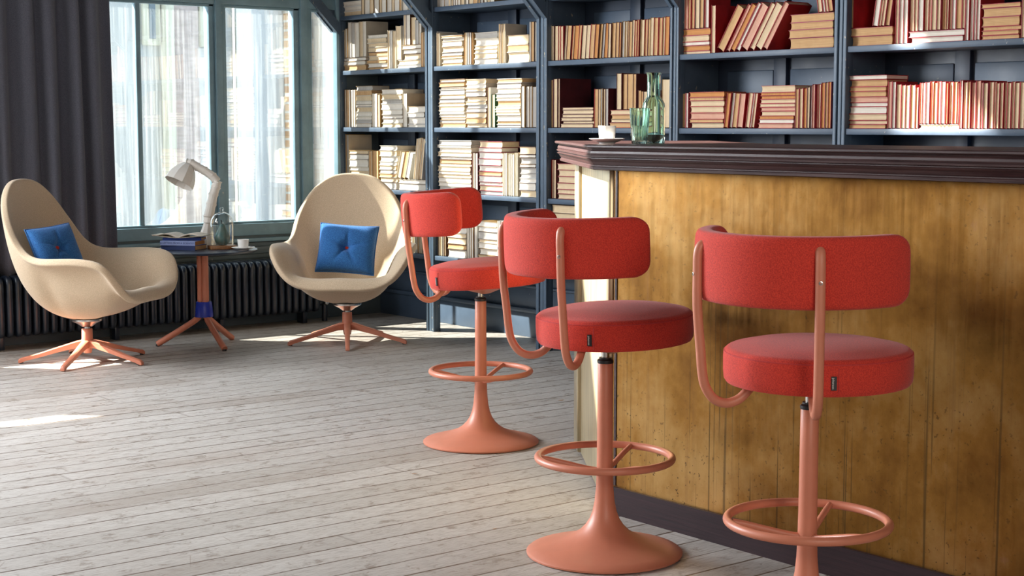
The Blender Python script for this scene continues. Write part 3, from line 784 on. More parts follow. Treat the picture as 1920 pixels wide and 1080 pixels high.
# ================================================================== BAR STOOLS
def rot2(p, a): return (p[0]*cos(a)-p[1]*sin(a), p[0]*sin(a)+p[1]*cos(a))
def make_stool(loc, th_cam, tilt, label):
    th = R(th_cam)+YAW                     # direction of the backrest's middle, from the column
    root = thing('bar_stool', label, 'bar stool', loc, 0, 'coral bar stools at the brass bar')
    prof = [(.0, 0), (.226, 0), (.2335, .003), (.234, .008), (.228, .013), (.20, .021), (.16, .032), (.125, .043), (.098, .054), (.076, .068), (.058, .086),
            (.045, .106), (.036, .130), (.030, .160), (.0262, .20), (.0245, .25), (.0235, .32), (.023, .45), (.0228, .575), (.021, .578), (0, .578)]
    finish('pedestal', L(prof, seg=96), M['salmon'], root)
    rz, Rr = .292, .200
    ring = bmesh.new(); tube(ring, [(Rr*cos(2*pi*k/72), Rr*sin(2*pi*k/72), rz) for k in range(72)], .0112, seg=16, closed=True)
    fr = finish('footrest_ring', ring, M['salmon'], root)
    for a in (62, 182, 302):
        a = R(a)+YAW
        pts = smooth_path([(.020*cos(a), .020*sin(a), rz-.038), (.06*cos(a), .06*sin(a), rz-.031), (.15*cos(a), .15*sin(a), rz-.008), (.190*cos(a), .190*sin(a), rz)], 6)
        finish('spoke', T(pts, .0085, seg=12), M['salmon'], fr)
    finish('collar', L([(.0, .577), (.0235, .577), (.0245, .580), (.0245, .586), (.019, .590), (.019, .594), (0, .594)], seg=40), M['black'], root)
    finish('gas_piston', L([(0, .594), (.0115, .594), (.0115, .622), (0, .622)], seg=28), M['steel'], root)
    # upper assembly, tilted a little backwards
    f = Vector((-cos(th), -sin(th), 0)); ax = f.cross(Vector((0, 0, 1)))
    up = Matrix.Translation((0, 0, .61)) @ Matrix.Rotation(R(tilt), 4, ax) @ Matrix.Translation((0, 0, -.61))
    def part(name, bm, m, par=root, tr=None):
        if tr is not None: bm.transform(tr)
        bm.transform(up); return finish(name, bm, m, par)
    so = f*.034
    part('seat_support', L([(0, .606), (.020, .606), (.030, .610), (.075, .624), (.125, .636), (.150, .641), (.150, .646), (0, .646)], seg=48), M['salmon'], tr=Matrix.Translation(so*.6))
    r0 = .233; zb, zt = .641, .742
    sp_ = [(0, zb), (r0-.014, zb), (r0-.006, zb+.002), (r0-.001, zb+.010), (r0+.001, zb+.03), (r0+.001, zt-.036)]
    for k in range(1, 7): a = k/6*pi/2; sp_.append((r0-.020+.021*cos(a), zt-.032+.021*sin(a)))
    sp_ += [(r0-.05, zt-.004), (r0-.10, zt+.001), (.06, zt+.004), (0, zt+.004)]
    seat = part('seat', L(sp_, seg=96), M['coral'], tr=Matrix.Translation(so))
    sm = bmesh.new(); tube(sm, [((r0-.002)*cos(2*pi*k/96)+so.x, (r0-.002)*sin(2*pi*k/96)+so.y, zt-.023) for k in range(96)], .0022, seg=6, closed=True)
    part('seam', sm, M['coral_seam'], seat)
    ta = th+R(41); sv = bmesh.new()
    tube(sv, [((r0+.0005)*cos(ta+.03)+so.x, (r0+.0005)*sin(ta+.03)+so.y, z) for z in (zb+.01, zb+.04, zt-.03)], .0018, seg=6); part('seam', sv, M['coral_seam'], seat)
    tg = bmesh.new(); m = Matrix.Translation((so.x+(r0+.002)*cos(ta-.02), so.y+(r0+.002)*sin(ta-.02), zb+.036)) @ Matrix.Rotation(ta-.02, 4, 'Z')
    box(tg, -.001, .0016, -.0065, .0065, -.0165, .0165, mtx=m); tag_o = part('fabric_tag', tg, M['black'], seat)
    tm = up @ m @ Matrix.Translation((.0021, .0015, 0)) @ Matrix(((0, 0, 1, 0), (0, 1, 0, 0), (-1, 0, 0, 0), (0, 0, 0, 1))) @ Matrix.Rotation(0, 4, 'Z')
    tm = up @ m @ Matrix.Translation((.0020, -.002, 0)) @ Matrix(((0, 0, 1, 0), (0, 1, 0, 0), (-1, 0, 0, 0), (0, 0, 0, 1)))
    text_mesh('tag_lettering', 'johanson', .0075, M['label_white'], tag_o, tm, .0002)
    # backrest: padded band bent round the seat
    bo = f*-.015; Ro, Ri, zl, zh, ha = .277, .226, .858, 1.028, R(91)
    rm = (Ro+Ri)/2; arc = rm*2*ha; bb = bmesh.new(); NU, NV = 90, 40; rc = .052
    zc = (zl+zh)/2; hz = (zh-zl)/2; ht = (Ro-Ri)/2
    def sec(u):
        s_ = u*arc; d = min(s_, arc-s_)
        hzz = hz if d >= rc else hz-(rc-sqrt(max(rc*rc-(rc-d)**2, 0)))*.94
        k = .017; htt = ht if d >= k else ht*(.25+.75*sqrt(max(1-((k-d)/k)**2, 0)))
        return hzz, htt
    us = [0, .003, .007, .012, .018, .026, .036, .05, .065, .08]; us = us+[.08+.84*i/44 for i in range(1, 44)]+[1-v for v in us[::-1]]
    rings = []
    for u in us:
        hzz, htt = sec(u); a = th-ha+2*ha*u; ring_ = []
        for k in range(NV):
            ph = 2*pi*k/NV; c_, s_ = cos(ph), sin(ph); e_ = .30
            rr = htt*math.copysign(abs(c_)**(e_*1.5), c_); zz = hzz*math.copysign(abs(s_)**e_, s_)
            # fatten the middle of the cushion slightly
            rr *= 1+.06*(1-(zz/hz)**2)
            rad = rm+rr; ring_.append(bb.verts.new((bo.x+rad*cos(a), bo.y+rad*sin(a), zc+zz)))
        rings.append(ring_)
    for a_, b_ in zip(rings, rings[1:]):
        for k in range(NV): bb.faces.new((a_[k], a_[(k+1) % NV], b_[(k+1) % NV], b_[k]))
    bb.faces.new(rings[0][::-1]); bb.faces.new(rings[-1])
    back = part('backrest', bb, M['coral'])
    sm = bmesh.new(); tube(sm, [(bo.x+(Ro-.004)*cos(th-ha*.9+2*ha*.9*i/60), bo.y+(Ro-.004)*sin(th-ha*.9+2*ha*.9*i/60), zh-.014) for i in range(61)], .0017, seg=6)
    part('seam', sm, M['coral_seam'], back)
    for sg in (1, -1):                      # two bent tubes from the backrest down and under the seat
        a = th+sg*R(36.2); d = Vector((cos(a), sin(a), 0))
        def pt(r, z): return bo+d*r+Vector((0, 0, z))
        rho = .284
        ctrl = [pt(rho-.022, 1.000), pt(rho-.006, .992), pt(rho+.001, .972), pt(rho+.002, .93), pt(rho+.002, .84), pt(rho-.006, .74), pt(rho-.010, .69), pt(rho-.018, .650), pt(rho-.040, .617),
                pt(rho-.072, .604), pt(rho-.105, .612), pt(rho-.130, .634), pt(rho-.142, .648)]
        tb = bmesh.new(); tube(tb, smooth_path(ctrl, 8), .0118, seg=18, round_caps=True)
        bt = part('back_tube', tb, M['salmon'])
        sc = bmesh.new(); lathe(sc, [(0, 0), (.0048, 0), (.0048, .0012), (.0030, .0016), (.0022, .0004), (0, .0004)], seg=20)
        part('screw', sc, M['steel'], bt, tr=Matrix.Translation(pt(rho+.0132, .925)) @ d.to_track_quat('Z', 'Y').to_matrix().to_4x4())
    return root
make_stool((-5.000, 3.835, 0), 172.1, 4.0, 'coral bar stool farthest from the camera, standing past the end of the brass bar')
make_stool((-3.450, 3.112, 0), 208.9, 2.0, 'middle one of the three coral bar stools, in front of the bar corner')
make_stool((-2.567, 3.000, 0), 228.6, .8, 'nearest coral bar stool, rightmost, its round foot below the picture')

# ================================================================== LOUNGE CHAIRS
def make_lounge(loc, heading, label, tagside=False, star=252):
    root = thing('lounge_chair', label, 'lounge chair', loc, heading, 'cream lounge chairs by the window')
    # local frame: +y forward, x sideways (heading rotates +y to the facing direction)
    # rim stations: angle phi 0 = front middle, 180 = back middle   (x, y, z), rim tangent (outward, up)
    st = [(0,   (0, .395, .345), (.55, -1.0), .10),
          (20,  (.145, .394, .345), (.6, -.9), .10),
          (34,  (.245, .390, .366), (.8, -.6), .11),
          (44,  (.310, .384, .410), (1, -.15), .12),
          (52,  (.358, .366, .468), (1, .0), .14),
          (60,  (.392, .334, .530), (1, .02), .16),
          (68,  (.410, .282, .565), (1, .04), .17),
          (80,  (.420, .170, .578), (1, .06), .18),
          (94,  (.414, .030, .575), (1, .10), .18),
          (106, (.380, -.080, .578), (1, .30), .16),
          (118, (.345, -.172, .622), (.5, .9), .13),
          (136, (.315, -.262, .750), (.15, 1), .14),
          (152, (.245, -.328, .880), (.10, 1), .16),
          (166, (.134, -.364, .968), (.08, 1), .18),
          (180, (0, -.378, .988), (.08, 1), .18)]
    def interp(phi):
        p = abs(((phi+180) % 360)-180); sgn = 1 if ((phi+360) % 360) <= 180 else -1
        for i in range(len(st)-1):
            if st[i][0] <= p <= st[i+1][0]: break
        t = (p-st[i][0])/(st[i+1][0]-st[i][0])
        def get(k):
            k0 = k
            if k < 0: k = -k; s = -1
            elif k > len(st)-1: k = 2*(len(st)-1)-k; s = -1
            else: s = 1
            a, P_, tg, h = st[k]; return Vector((P_[0]*s, P_[1], P_[2], tg[0], tg[1], h)) if True else None
        p0, p1, p2, p3 = get(i-1), get(i), get(i+1), get(i+2)
        v = .5*((2*p1)+(p2-p0)*t+(2*p0-5*p1+4*p2-p3)*t*t+(3*p1-p0-3*p2+p3)*t**3)
        v[0] *= sgn; return v
    zb = .252; bot = Vector((0, .01, zb))
    def surf(u, v):
        phi = u*360; q = interp(phi); P_ = Vector((q[0], q[1], q[2])); o = Vector((P_.x, P_.y, 0))-Vector((0, .01, 0)); r = o.length; o.normalize()
        tg = (o*q[3]+Vector((0, 0, q[4]))).normalized()
        rise = P_.z-zb; reach = r*.80
        front = max(0, cos(R(phi)))
        c1 = bot+o*reach+Vector((0, 0, .035*front)); c2 = P_-tg*(q[5]+.25*max(rise-.3, 0)) + Vector((0, 0, .06*front))
        t = v; return bot*(1-t)**3+c1*3*t*(1-t)**2+c2*3*t*t*(1-t)+P_*t**3
    bm = bmesh.new(); NU, NV = 72, 18
    c = bm.verts.new(bot); vs = [[bm.verts.new(surf(i/NU, (j+1)/NV)) for j in range(NV)] for i in range(NU)]
    for i in range(NU):
        a, b_ = vs[i], vs[(i+1) % NU]; bm.faces.new((c, a[0], b_[0]))
        for j in range(NV-1): bm.faces.new((a[j], a[j+1], b_[j+1], b_[j]))
    bmesh.ops.recalc_face_normals(bm, faces=bm.faces)
    sh = finish('shell', bm, M['cream'], root, ang=3)
    so = sh.modifiers.new('thick', 'SOLIDIFY'); so.thickness = .040; so.offset = 0
    bv = sh.modifiers.new('round', 'BEVEL'); bv.width = .012; bv.segments = 3; bv.limit_method = 'ANGLE'; bv.angle_limit = R(50)
    ss = sh.modifiers.new('sub', 'SUBSURF'); ss.levels = 1; ss.render_levels = 1
    # upholstered seat pad following the bowl
    bm = bmesh.new()
    def pad(u, v):
        p = surf(u, .04+.84*v if True else v); lift = .022+.045*sin(pi*min(1, v))**.6*max(0, 1-max(0, p.z-.30)*3.2)
        return p+Vector((0, 0, lift*(1 if v < .97 else .4)))
    # plate, piston, star base
    finish('mount_plate', L([(0, .192), (.028, .192), (.05, .208), (.085, .226), (.085, .236), (0, .236)], seg=32), M['steel'], root)
    finish('swivel_post', L([(0, .165), (.017, .165), (.017, .194), (0, .194)], seg=24), M['steel'], root)
    bm = L([(0, .048), (.020, .048), (.022, .052), (.026, .075), (.034, .085), (.034, .115), (.030, .125), (.0285, .178), (.026, .182), (0, .182)], seg=32)
    hub = finish('hub', bm, M['salmon'], root)
    for k in range(5):
        a = R(star+72*k)+YAW-heading
        d = Vector((cos(a), sin(a), 0)); n_ = Vector((-sin(a), cos(a), 0)); bm = bmesh.new(); rr = []
        for s_, z0, z1, wd in ((.015, .078, .122, .020), (.06, .078, .113, .018), (.15, .058, .086, .0155), (.25, .032, .055, .0135), (.325, .014, .036, .0125), (.350, .004, .030, .0125), (.362, .003, .020, .011)):
            rr.append([bm.verts.new(d*s_+n_*(wd*x)+Vector((0, 0, z))) for x, z in ((-1, z0), (-1, z1-.004), (-.55, z1), (.55, z1), (1, z1-.004), (1, z0))])
        for p, q in zip(rr, rr[1:]):
            for i in range(6): bm.faces.new((p[i], p[(i+1) % 6], q[(i+1) % 6], q[i]))
        bm.faces.new(rr[0]); bm.faces.new(rr[-1][::-1])
        lg = finish('leg', bm, M['salmon'], root, ang=.9)
        g = L([(0, 0), (.011, 0), (.011, .006), (0, .006)], seg=14); g.transform(Matrix.Translation(d*.347)); finish('foot_glide', g, M['black'], lg)
    if tagside:
        tg = bmesh.new(); p = surf(.66, .80)
        nrm = (surf(.66, .80)-surf(.67, .80)).cross(surf(.66, .84)-surf(.66, .80)).normalized()
        if nrm.dot(Vector((p.x, p.y, 0))) < 0: nrm = -nrm
        m = Matrix.Translation(p+nrm*.0185) @ nrm.to_track_quat('Z', 'Y').to_matrix().to_4x4()
        box(tg, -.006, .006, -.014, .014, -.001, .0012, mtx=m); finish('fabric_tag', tg, M['black'], sh)
    return root
H1 = R(346)+YAW-pi/2; H2 = R(270)+YAW-pi/2
make_lounge((-8.076, 3.505, 0), H1, 'cream felt lounge chair on salmon star base in front of the dark curtain', True, 264)
make_lounge((-7.83, 5.014, 0), H2, 'cream felt lounge chair beside the bookcase, facing the room', False, 276)

def cushion(name, W, Hh, T_, label, loc, basis, button=True):
    """square wool cushion; basis columns = right, up, outward normal"""
    root = thing(name, label, 'cushion')
    bm = bmesh.new(); n = 40
    def f(side):
        def g(u, v):
            x, y = 2*u-1, 2*v-1
            ex = (1-abs(x)**3.2)*(1-abs(y)**3.2); r = sqrt(x*x+y*y)
            h = T_*max(ex, 0)**.45
            dent = math.exp(-(r/.20)**2)*.72
            ang = math.atan2(y, x); fold = sum(math.exp(-(((ang-a+pi) % (2*pi)-pi)/.13)**2) for a in (1.5, .25, 2.75, -1.1, -2.1))
            h *= (1-dent)*(1-.22*fold*math.exp(-((r-.2)/.42)**2))
            pin = 1-.045*(1-abs(x))*0
            px = x*(1-.05*(1-y*y)); py = y*(1-.05*(1-x*x))
            return (px*W/2*pin, py*Hh/2*pin, side*h)
        return g
    grid(bm, f(1), n, n); grid(bm, f(-1), n, n); bmesh.ops.remove_doubles(bm, verts=bm.verts, dist=.0006)
    o = finish('cover', bm, M['blue_fab'], root, ang=3)
    e = bmesh.new(); pts = []
    for k in range(80):
        t_ = k/80*4; s_ = int(t_); fr = t_-s_
        x, y = [(-1+2*fr, -1), (1, -1+2*fr), (1-2*fr, 1), (-1, 1-2*fr)][s_]
        pts.append((x*(1-.05*(1-y*y))*W/2, y*(1-.05*(1-x*x))*Hh/2, 0))
    tube(e, pts, .004, seg=8, closed=True); finish('piping', e, M['blue_fab'], root)
    if button:
        b_ = L([(0, 0), (.011, 0), (.013, .003), (.011, .007), (0, .009)], seg=20); b_.transform(Matrix.Translation((0, 0, T_*.25)))
        bo_ = finish('button', b_, M['coral'], root); bo_['label'] = 'coral felt button'
    rx, uy, nz = basis
    root.matrix_world = Matrix(((rx.x, uy.x, nz.x, loc[0]), (rx.y, uy.y, nz.y, loc[1]), (rx.z, uy.z, nz.z, loc[2]), (0, 0, 0, 1)))
    return root
def chair_basis(h, lean, roll=0, yaw=0):
    f = Vector((cos(h+pi/2+yaw), sin(h+pi/2+yaw), 0)); n_ = (f*cos(lean)+Vector((0, 0, sin(lean)))).normalized()
    up_ = (Vector((0, 0, 1))-n_*n_.z).normalized(); rt = up_.cross(n_)
    q = Matrix.Rotation(roll, 3, n_); return (q @ rt, q @ up_, n_)
c2 = atd(651, 467, 9.27)
cushion('cushion', .345, .30, .072, 'square blue wool cushion with coral button on the chair beside the bookcase', c2, chair_basis(H2, R(22), R(-4), R(-2)))
c1 = atd(95, 468, 8.41)+Vector((.022, .017, .004))
cushion('cushion', .285, .26, .056, 'blue wool cushion in the chair before the curtain, its middle pinched', c1, chair_basis(H1, R(24), R(5), R(-24)))

# ================================================================== SIDE TABLE AND WHAT STANDS ON IT
TC = Vector((atd(384, 645, 9.20).x, atd(384, 645, 9.20).y, 0)); TZ = .562
tb = thing('side_table', 'round dark blue side table on three salmon tubes with cobalt collar', 'table', TC, YAW)
# local frame: +x is camera right, +y away
finish('table_top', L([(0, TZ-.014), (.299, TZ-.014), (.308, TZ-.010), (.313, TZ-.003), (.311, TZ), (0, TZ)], seg=96), M['tabletop'], tb)
for a in (185, 305, 65):
    a = R(a); d = Vector((cos(a), sin(a), 0))
    ctrl = [d*.020+Vector((0, 0, z)) for z in (TZ-.014, .45, .30, .215)]+[d*.024+Vector((0, 0, .185)), d*.045+Vector((0, 0, .155)), d*.12+Vector((0, 0, .105)), d*.20+Vector((0, 0, .055)), d*.272+Vector((0, 0, .012))]
    lg = finish('leg', T(smooth_path(ctrl, 6), .0175, seg=18), M['salmon'], tb)
    g = L([(0, 0), (.013, 0), (.013, .010), (0, .010)], seg=14); g.transform(Matrix.Translation(d*.268)); finish('foot_glide', g, M['black'], lg)
finish('collar', L([(0, .170), (.052, .170), (.053, .175), (.045, .255), (.043, .258), (0, .258)], seg=48), M['cobalt'], tb)
def tl(px, py, D):              # table-frame coordinates of a sight point
    p = atd(px, py, D)-Vector((TC.x, TC.y, 0)); return Vector((p.dot(_rt), p.dot(Vector((-sin(YAW), cos(YAW), 0))), p.z))
def tworld(v): return Vector((TC.x, TC.y, 0))+_rt*v.x+Vector((-sin(YAW), cos(YAW), 0))*v.y+Vector((0, 0, v.z))
# lamp: faceted white shade on a jointed neck
lp = tl(386, 440, 9.31); lp.z = 0
k = 9.31/FPX
lamp = thing('table_lamp', 'white table lamp with faceted dome shade and jointed bent neck', 'lamp', tworld(Vector((lp.x, lp.y, TZ))), YAW)
def lpt(px, py): return Vector(((px-386)*k, 0, (448-py)*k+.004))
bm = bmesh.new(); rings = []
for (cx_, py, wd) in ((384, 448, 21), (384, 444, 20.5), (386, 430, 14), (388, 415, 9.5), (390, 404, 7.5), (391, 398, 7.2)):
    c_ = lpt(cx_, py); c_.z = max(c_.z, 0) if py < 448 else 0
    rings.append([bm.verts.new(c_+Vector((wd*k*cos(2*pi*i/8+.3), wd*k*.8*sin(2*pi*i/8+.3), 0))) for i in range(8)])
for a, b_ in zip(rings, rings[1:]):
    for i in range(8): bm.faces.new((a[i], a[(i+1) % 8], b_[(i+1) % 8], b_[i]))
bm.faces.new(rings[0][::-1]); bm.faces.new(rings[-1])
finish('base', bm, M['white'], lamp, ang=.3)
segs = [(391, 404), (392, 392), (397, 370), (401, 352), (406, 338), (409, 327), (401, 317), (387, 307), (374, 300), (362, 292), (354, 291)]
for i in range(len(segs)-1):
    a, b_ = lpt(*segs[i]), lpt(*segs[i+1]); r0 = (9.6-.26*i)*k
    finish('neck_segment', T([a, a.lerp(b_, .12), a.lerp(b_, .85), b_+(b_-a)*.12], [r0*.94, r0*1.02, r0*.95, r0*1.12], seg=12), M['white'], lamp, ang=.5)
bm = bmesh.new(); apex = lpt(357, 293); mouth = lpt(340, 330); axv = (mouth-apex).normalized(); Lh = (mouth-apex).length
axv = (axv+Vector((0, -.35, 0))).normalized(); u_ = axv.cross(Vector((0, 1, 0))).normalized(); v_ = axv.cross(u_); rings = []
pr = [(0.0, 6), (.10, 12), (.3, 19), (.55, 24.5), (.8, 27.5), (1.0, 28.5), (.985, 27.3), (.8, 26.2), (.55, 23.2), (.3, 17.8), (.12, 10.5)]
for t_, r_ in pr: rings.append([bm.verts.new(apex+axv*(Lh*1.05*t_)+(u_*cos(2*pi*i/10)+v_*sin(2*pi*i/10))*r_*k) for i in range(10)])
for a, b_ in zip(rings, rings[1:]):
    for i in range(10): bm.faces.new((a[i], a[(i+1) % 10], b_[(i+1) % 10], b_[i]))
bm.faces.new(rings[0][::-1]); bm.faces.new(rings[-1])
finish('lamp_shade', bm, M['white'], lamp, ang=.25)
# pile of blue books, their spines to the camera
def flat_book(label, px0, px1, z, th, dep, m, D, rz, pages='tan', text=None, tm_=None):
    a, b_ = tl(px0, 455, D), tl(px1, 455, D); t = thing('book', label, 'book', tworld(Vector((a.x, a.y, z))), YAW+rz, 'books piled on the side table')
    W = b_.x-a.x; c = .002; bm = bmesh.new()
    box(bm, 0, W, 0, dep, 0, c); box(bm, 0, W, 0, dep, th-c, th); box(bm, 0, W, 0, .003, c, th-c, 0)
    cov = finish('cover', bm, m, t, smooth=False)
    bm = bmesh.new(); box(bm, .003, W-.003, .0032, dep-.004, c, th-c); finish('page_block', bm, PG[pages], t, smooth=False)
    if text: text_mesh('spine_lettering', text, th*.62, tm_, cov, Matrix.Translation((W*.5, -.0004, th/2)) @ Matrix.Rotation(pi/2, 4, 'X'), .0003)
    return t
kz = 9.0/FPX
z = TZ+.0005
flat_book('dark blue closed book at the bottom of the pile on the side table', 302, 372, z, .0265, .15, M['booknavy'], 9.10, R(-16)); z += .0270
flat_book('pale blue closed book with lettered spine, second in the side table pile', 300, 370, z, .0255, .15, M['bookpale'], 9.09, R(-12), 'amber', '& LETTERS FROM A SCIENTIST', M['text_dark']); z += .0260
flat_book('royal blue thin book directly under the open book on the side table', 305, 378, z, .0150, .14, M['bookblue'], 9.12, R(-2)); z += .0155
ob = thing('open_book', 'open book lying face up on top of the side table pile', 'book', tworld(tl(342, 440, 9.16)*1.0), YAW+R(-10)); ob.location.z = z
bm = bmesh.new()
def leaf(s):
    def g(u, v):
        x = u*.155; zz = .004+.020*sin(min(1, u*1.15)*pi)*(1-.35*u)+.010*u
        return (s*x, -.075+v*.15, zz)
    return g
for s in (1, -1):
    vs = grid(bm, leaf(s), 14, 5)
    lo = [[bm.verts.new((vs[i][j].co.x, vs[i][j].co.y, max(.0022, vs[i][j].co.z-.009*(1-.8*i/13)))) for j in (0, 4)] for i in range(14)]
    for i in range(13):
        bm.faces.new((vs[i][0], vs[i+1][0], lo[i+1][0], lo[i][0])); bm.faces.new((vs[i][4], vs[i+1][4], lo[i+1][1], lo[i][1])); bm.faces.new((lo[i][0], lo[i+1][0], lo[i+1][1], lo[i][1]))
finish('page_block', bm, PG['white'], ob, ang=3)
bm = bmesh.new()
for s in (1, -1): grid(bm, lambda u, v, s=s: (s*u*.16, -.078+v*.156, .0008+.016*u**1.5), 12, 3)
ocv = finish('cover', bm, CV['ivory'], ob, ang=3); md = ocv.modifiers.new('t', 'SOLIDIFY'); md.thickness = .0015; md.offset = 1
# glass cloche over a pear on a wooden board
cp = tl(417, 455, 9.17)
cl = thing('glass_cloche', 'clear glass cloche on a small wooden board behind the cup', 'cloche', tworld(Vector((cp.x, cp.y, TZ))), YAW)
bm = bmesh.new(); box(bm, -.078, .078, -.05, .05, .0005, .0215, .003, mtx=Matrix.Rotation(R(24), 4, 'Z')); finish('wooden_base', bm, M['wood_lt'], cl)
hg = .222; pr = [(.066, .022), (.0665, .05), (.0665, .15)]
for q in range(1, 9): a = q/8*pi/2; pr.append((.0665*cos(a)+.0001, .150+.066*sin(a)))
finish('glass_dome', L(pr, seg=56, cap0=False, cap1=False), M['clear_glass'], cl)
finish('dome_knob', L([(.0, hg-.007), (.006, hg-.006), (.010, hg+.002), (.0125, hg+.010), (.008, hg+.018), (0, hg+.020)], seg=24), M['clear_glass'], cl)
pe = thing('pear', 'dark green pear standing under the glass cloche', 'pear', tworld(Vector((cp.x, cp.y, TZ+.0218))), YAW)
pp = [(0, .002), (.012, 0), (.028, .006), (.040, .022), (.0435, .040), (.041, .058), (.033, .076), (.024, .092), (.0185, .106), (.015, .116), (.009, .123), (0, .1225)]
pl = [v for v in smooth_path([(r_, 0, z_) for r_, z_ in pp], 3)]
finish('flesh', L([(max(v.x, 0), v.z) for v in pl], seg=40), M['pear'], pe)
finish('stem', T([(0, 0, .120), (-.001, 0, .132), (-.005, 0, .146)], [.0022, .0018, .0026], seg=8), M['plinthwood'], pe)
def make_cup(px, D, z, r, h, label, slabel, group, rz=0, spoon=False):
    p = atd(px, 460, D); s_ = thing('saucer', slabel, 'saucer', (p.x, p.y, z), YAW, group+' saucers')
    R_ = r*2.02
    finish('dish', L([(0, .001), (r*.9, 0), (r*.95, .003), (R_*.8, .010), (R_, .0155), (R_, .0175), (R_*.8, .0135), (r*.95, .0065), (0, .006)], seg=56), M['porcelain'], s_)
    c = thing('cup', label, 'cup', (p.x, p.y, z+.0072), YAW+rz, group+' cups')
    finish('body', L([(0, 0), (r*.80, 0), (r*.86, .004), (r*.95, h*.6), (r, h), (r*.93, h), (r*.88, h*.6), (r*.78, .008), (0, .007)], seg=48), M['porcelain'], c)
    hp = smooth_path([(r*.93, 0, h*.78), (r*1.35, 0, h*.80), (r*1.55, 0, h*.55), (r*1.3, 0, h*.30), (r*.88, 0, h*.28)], 6)
    finish('handle', T(hp, r*.11, seg=10), M['porcelain'], c)
    return c
make_cup(456, 9.08, TZ+.0004, .033, .055, 'small white cup on a saucer at the right edge of the side table', 'white saucer under the cup on the side table', 'side table', R(120))
make_cup(1137, 5.40, BTOP+.0004, .030, .053, 'white espresso cup on its saucer at the left end of the bar', 'white saucer under the espresso cup on the bar', 'bar', R(100))

# carafe and tumbler on the bar
def vessel(root, name, outer, th, m, seg=64):
    inner = [(max(r-th, .0005), z) for r, z in outer if r > th][::-1]
    pr = outer+[(r, z) for r, z in inner if z > outer[0][1]+th]+[(0, outer[0][1]+th*1.6)]
    return finish(name, L(pr, seg=seg), m, root, ang=.9)
p = atd(1225, 270, 5.34); ca = thing('carafe', 'tall pale green glass carafe standing on the bar', 'carafe', (p.x, p.y, BTOP+.0004), YAW)
vessel(ca, 'body', [(0, 0), (.036, 0), (.0385, .003), (.039, .03), (.039, .12), (.037, .134), (.030, .148), (.0235, .157), (.0225, .162), (.0222, .20), (.0225, .228), (.027, .238)], .003, M['green_glass'])
p = atd(1199, 270, 5.27); tu = thing('tumbler', 'ribbed green glass tumbler beside the carafe on the bar', 'glass', (p.x, p.y, BTOP+.0004), YAW)
bm = bmesh.new(); rings = []
op = [(0.0008, 0), (.0235, 0), (.026, .004), (.029, .055), (.031, .062), (.0345, .118), (.033, .119), (.0295, .064), (.026, .052), (.0225, .012), (.0008, .011)]
for k_, (r_, z_) in enumerate(op):
    rings.append([bm.verts.new(((r_+(.0011*sin(2*pi*i/96*20) if 2 <= k_ <= 3 else 0))*cos(2*pi*i/96), (r_+(.0011*sin(2*pi*i/96*20) if 2 <= k_ <= 3 else 0))*sin(2*pi*i/96), z_)) for i in range(96)])
for a, b_ in zip(rings, rings[1:]):
    for i in range(96): bm.faces.new((a[i], a[(i+1) % 96], b_[(i+1) % 96], b_[i]))
bm.faces.new(rings[0][::-1]); bm.faces.new(rings[-1]); finish('body', bm, M['green_glass'], tu, ang=.9)

# ================================================================== RADIATOR
RX0, RX1 = -8.90, -8.715; pitch_ = .052; RY1 = 5.385; NS = 44
rad = thing('radiator', 'long dark navy cast-iron radiator standing below the window', 'radiator', (RX0, RY1-NS*pitch_, 0))
def rad_section(y, k):
    bm = bmesh.new(); zb_, zt_ = .075, .425; w_ = .040
    prf = []
    def arc(cx_, cz, r_, a0, a1, n=5):
        for i in range(n+1): a = R(a0+(a1-a0)*i/n); prf.append((cx_+r_*cos(a), cz+r_*sin(a)))
    D_ = RX1-RX0
    arc(D_-.045, zt_-.045, .045, 0, 90); arc(.03, zt_-.03, .03, 90, 180); arc(.02, zb_+.02, .02, 180, 270); arc(D_-.03, zb_+.03, .03, 270, 360)
    lay = [(0, -.5, .006), (.1, -.5, 0)]
    off = [(-w_/2, .012), (-w_/2+.004, .005), (-w_/2+.011, 0), (w_/2-.011, 0), (w_/2-.004, .005), (w_/2, .012)]
    cxm, czm = D_/2, (zb_+zt_)/2; rings = []
    for yo, ins in off:
        rg = []
        for x, z_ in prf:
            sx = (abs(x-cxm)-ins)/max(abs(x-cxm), 1e-4); sz = (abs(z_-czm)-ins)/max(abs(z_-czm), 1e-4)
            rg.append(bm.verts.new((cxm+(x-cxm)*sx, y+yo, czm+(z_-czm)*sz)))
        rings.append(rg)
    for a, b_ in zip(rings, rings[1:]):
        for i in range(len(a)): bm.faces.new((a[i], a[(i+1) % len(a)], b_[(i+1) % len(a)], b_[i]))
    bm.faces.new(rings[0][::-1]); bm.faces.new(rings[-1])
    return bm
sec0 = finish('radiator_section', rad_section(pitch_/2, 0), M['radiator'], rad, ang=.9)
for i in range(1, NS):
    c = sec0.copy(); COL.objects.link(c); c.parent = rad; c.location = (0, i*pitch_, 0)
bm = bmesh.new(); tube(bm, [(.10, .02, .34), (.10, NS*pitch_-.02, .34)], .018, seg=12); tube(bm, [(.10, .02, .115), (.10, NS*pitch_-.02, .115)], .018, seg=12)
finish('manifold', bm, M['radiator'], rad)
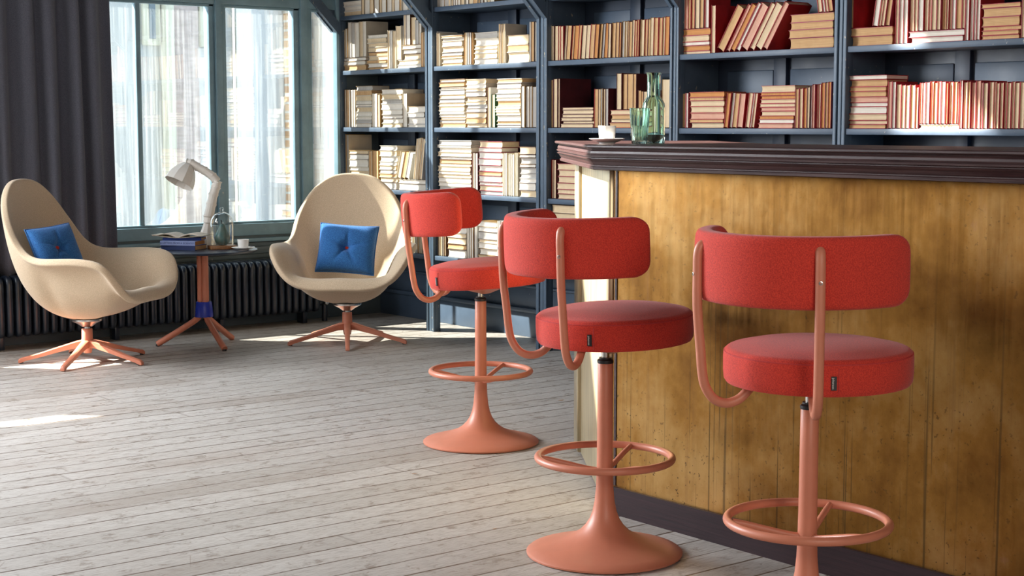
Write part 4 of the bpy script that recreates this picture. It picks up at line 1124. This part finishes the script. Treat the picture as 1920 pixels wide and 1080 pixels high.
for yy in (.2, .9, 1.6, NS*pitch_-.09):
    bm = bmesh.new(); box(bm, .05, .13, yy-.015, yy+.015, 0, .085, .006); finish('foot', bm, M['radiator'], rad)
pi_ = finish('pipe', T(smooth_path([(.10, NS*pitch_-.03, .115), (.10, NS*pitch_+.03, .115), (.10, NS*pitch_+.065, .13), (.10, NS*pitch_+.075, .18), (.10, NS*pitch_+.075, .36)], 6), .012, seg=14), M['radiator'], rad)
finish('pipe', T([(.10, NS*pitch_+.075, .18), (.10, NS*pitch_+.075, .001)], .018, seg=14), M['radiator'], rad)
bm = L([(0, 0), (.018, 0), (.020, .006), (.014, .018), (0, .02)], seg=20); bm.transform(Matrix.Translation((.118, NS*pitch_+.075, .125)) @ Matrix.Rotation(pi/2, 4, 'Y')); finish('valve', bm, M['steel'], rad)

# ================================================================== CURTAIN
def curtain(y0, y1, xc, z0, z1, seed, label):
    rr = random.Random(seed); bm = bmesh.new(); NU, NV = 200, 14
    nf_ = int((y1-y0)/.125); ph = [rr.uniform(-.5, .5) for _ in range(nf_+3)]; am = [rr.uniform(.55, 1.1) for _ in range(nf_+3)]
    def f(u, v):
        t = u*nf_; i = int(t); a = am[i]*(1-(t-i))+am[i+1]*(t-i); p_ = ph[i]*(1-(t-i))+ph[i+1]*(t-i)
        wv = sin(2*pi*t+p_); wv = math.copysign(abs(wv)**.7, wv)
        zz = z0+(z1-z0)*v; pull = (.055*v)
        return (xc+.050*a*wv*(1-.25*v), y0+(y1-y0)*u - u*pull+.012*sin(2*pi*t*.5+2*v), zz)
    grid(bm, f, NU, NV)
    o = finish('curtain', bm, M['curtain'], ang=3); md = o.modifiers.new('cloth', 'SOLIDIFY'); md.thickness = .004
    tag(o, label, 'curtain'); return o
curtain(2.93, 4.055, XW+.125, .42, 3.95, 3, 'charcoal pleated curtain hanging at the left of the tall window')
bm = bmesh.new(); tube(bm, [(XW+.125, 2.6, 3.97), (XW+.125, 5.9, 3.97)], .014, seg=12); o = finish('curtain_rail', bm, M['black']); tag(o, 'black rail from which the charcoal curtain hangs', 'curtain rail')
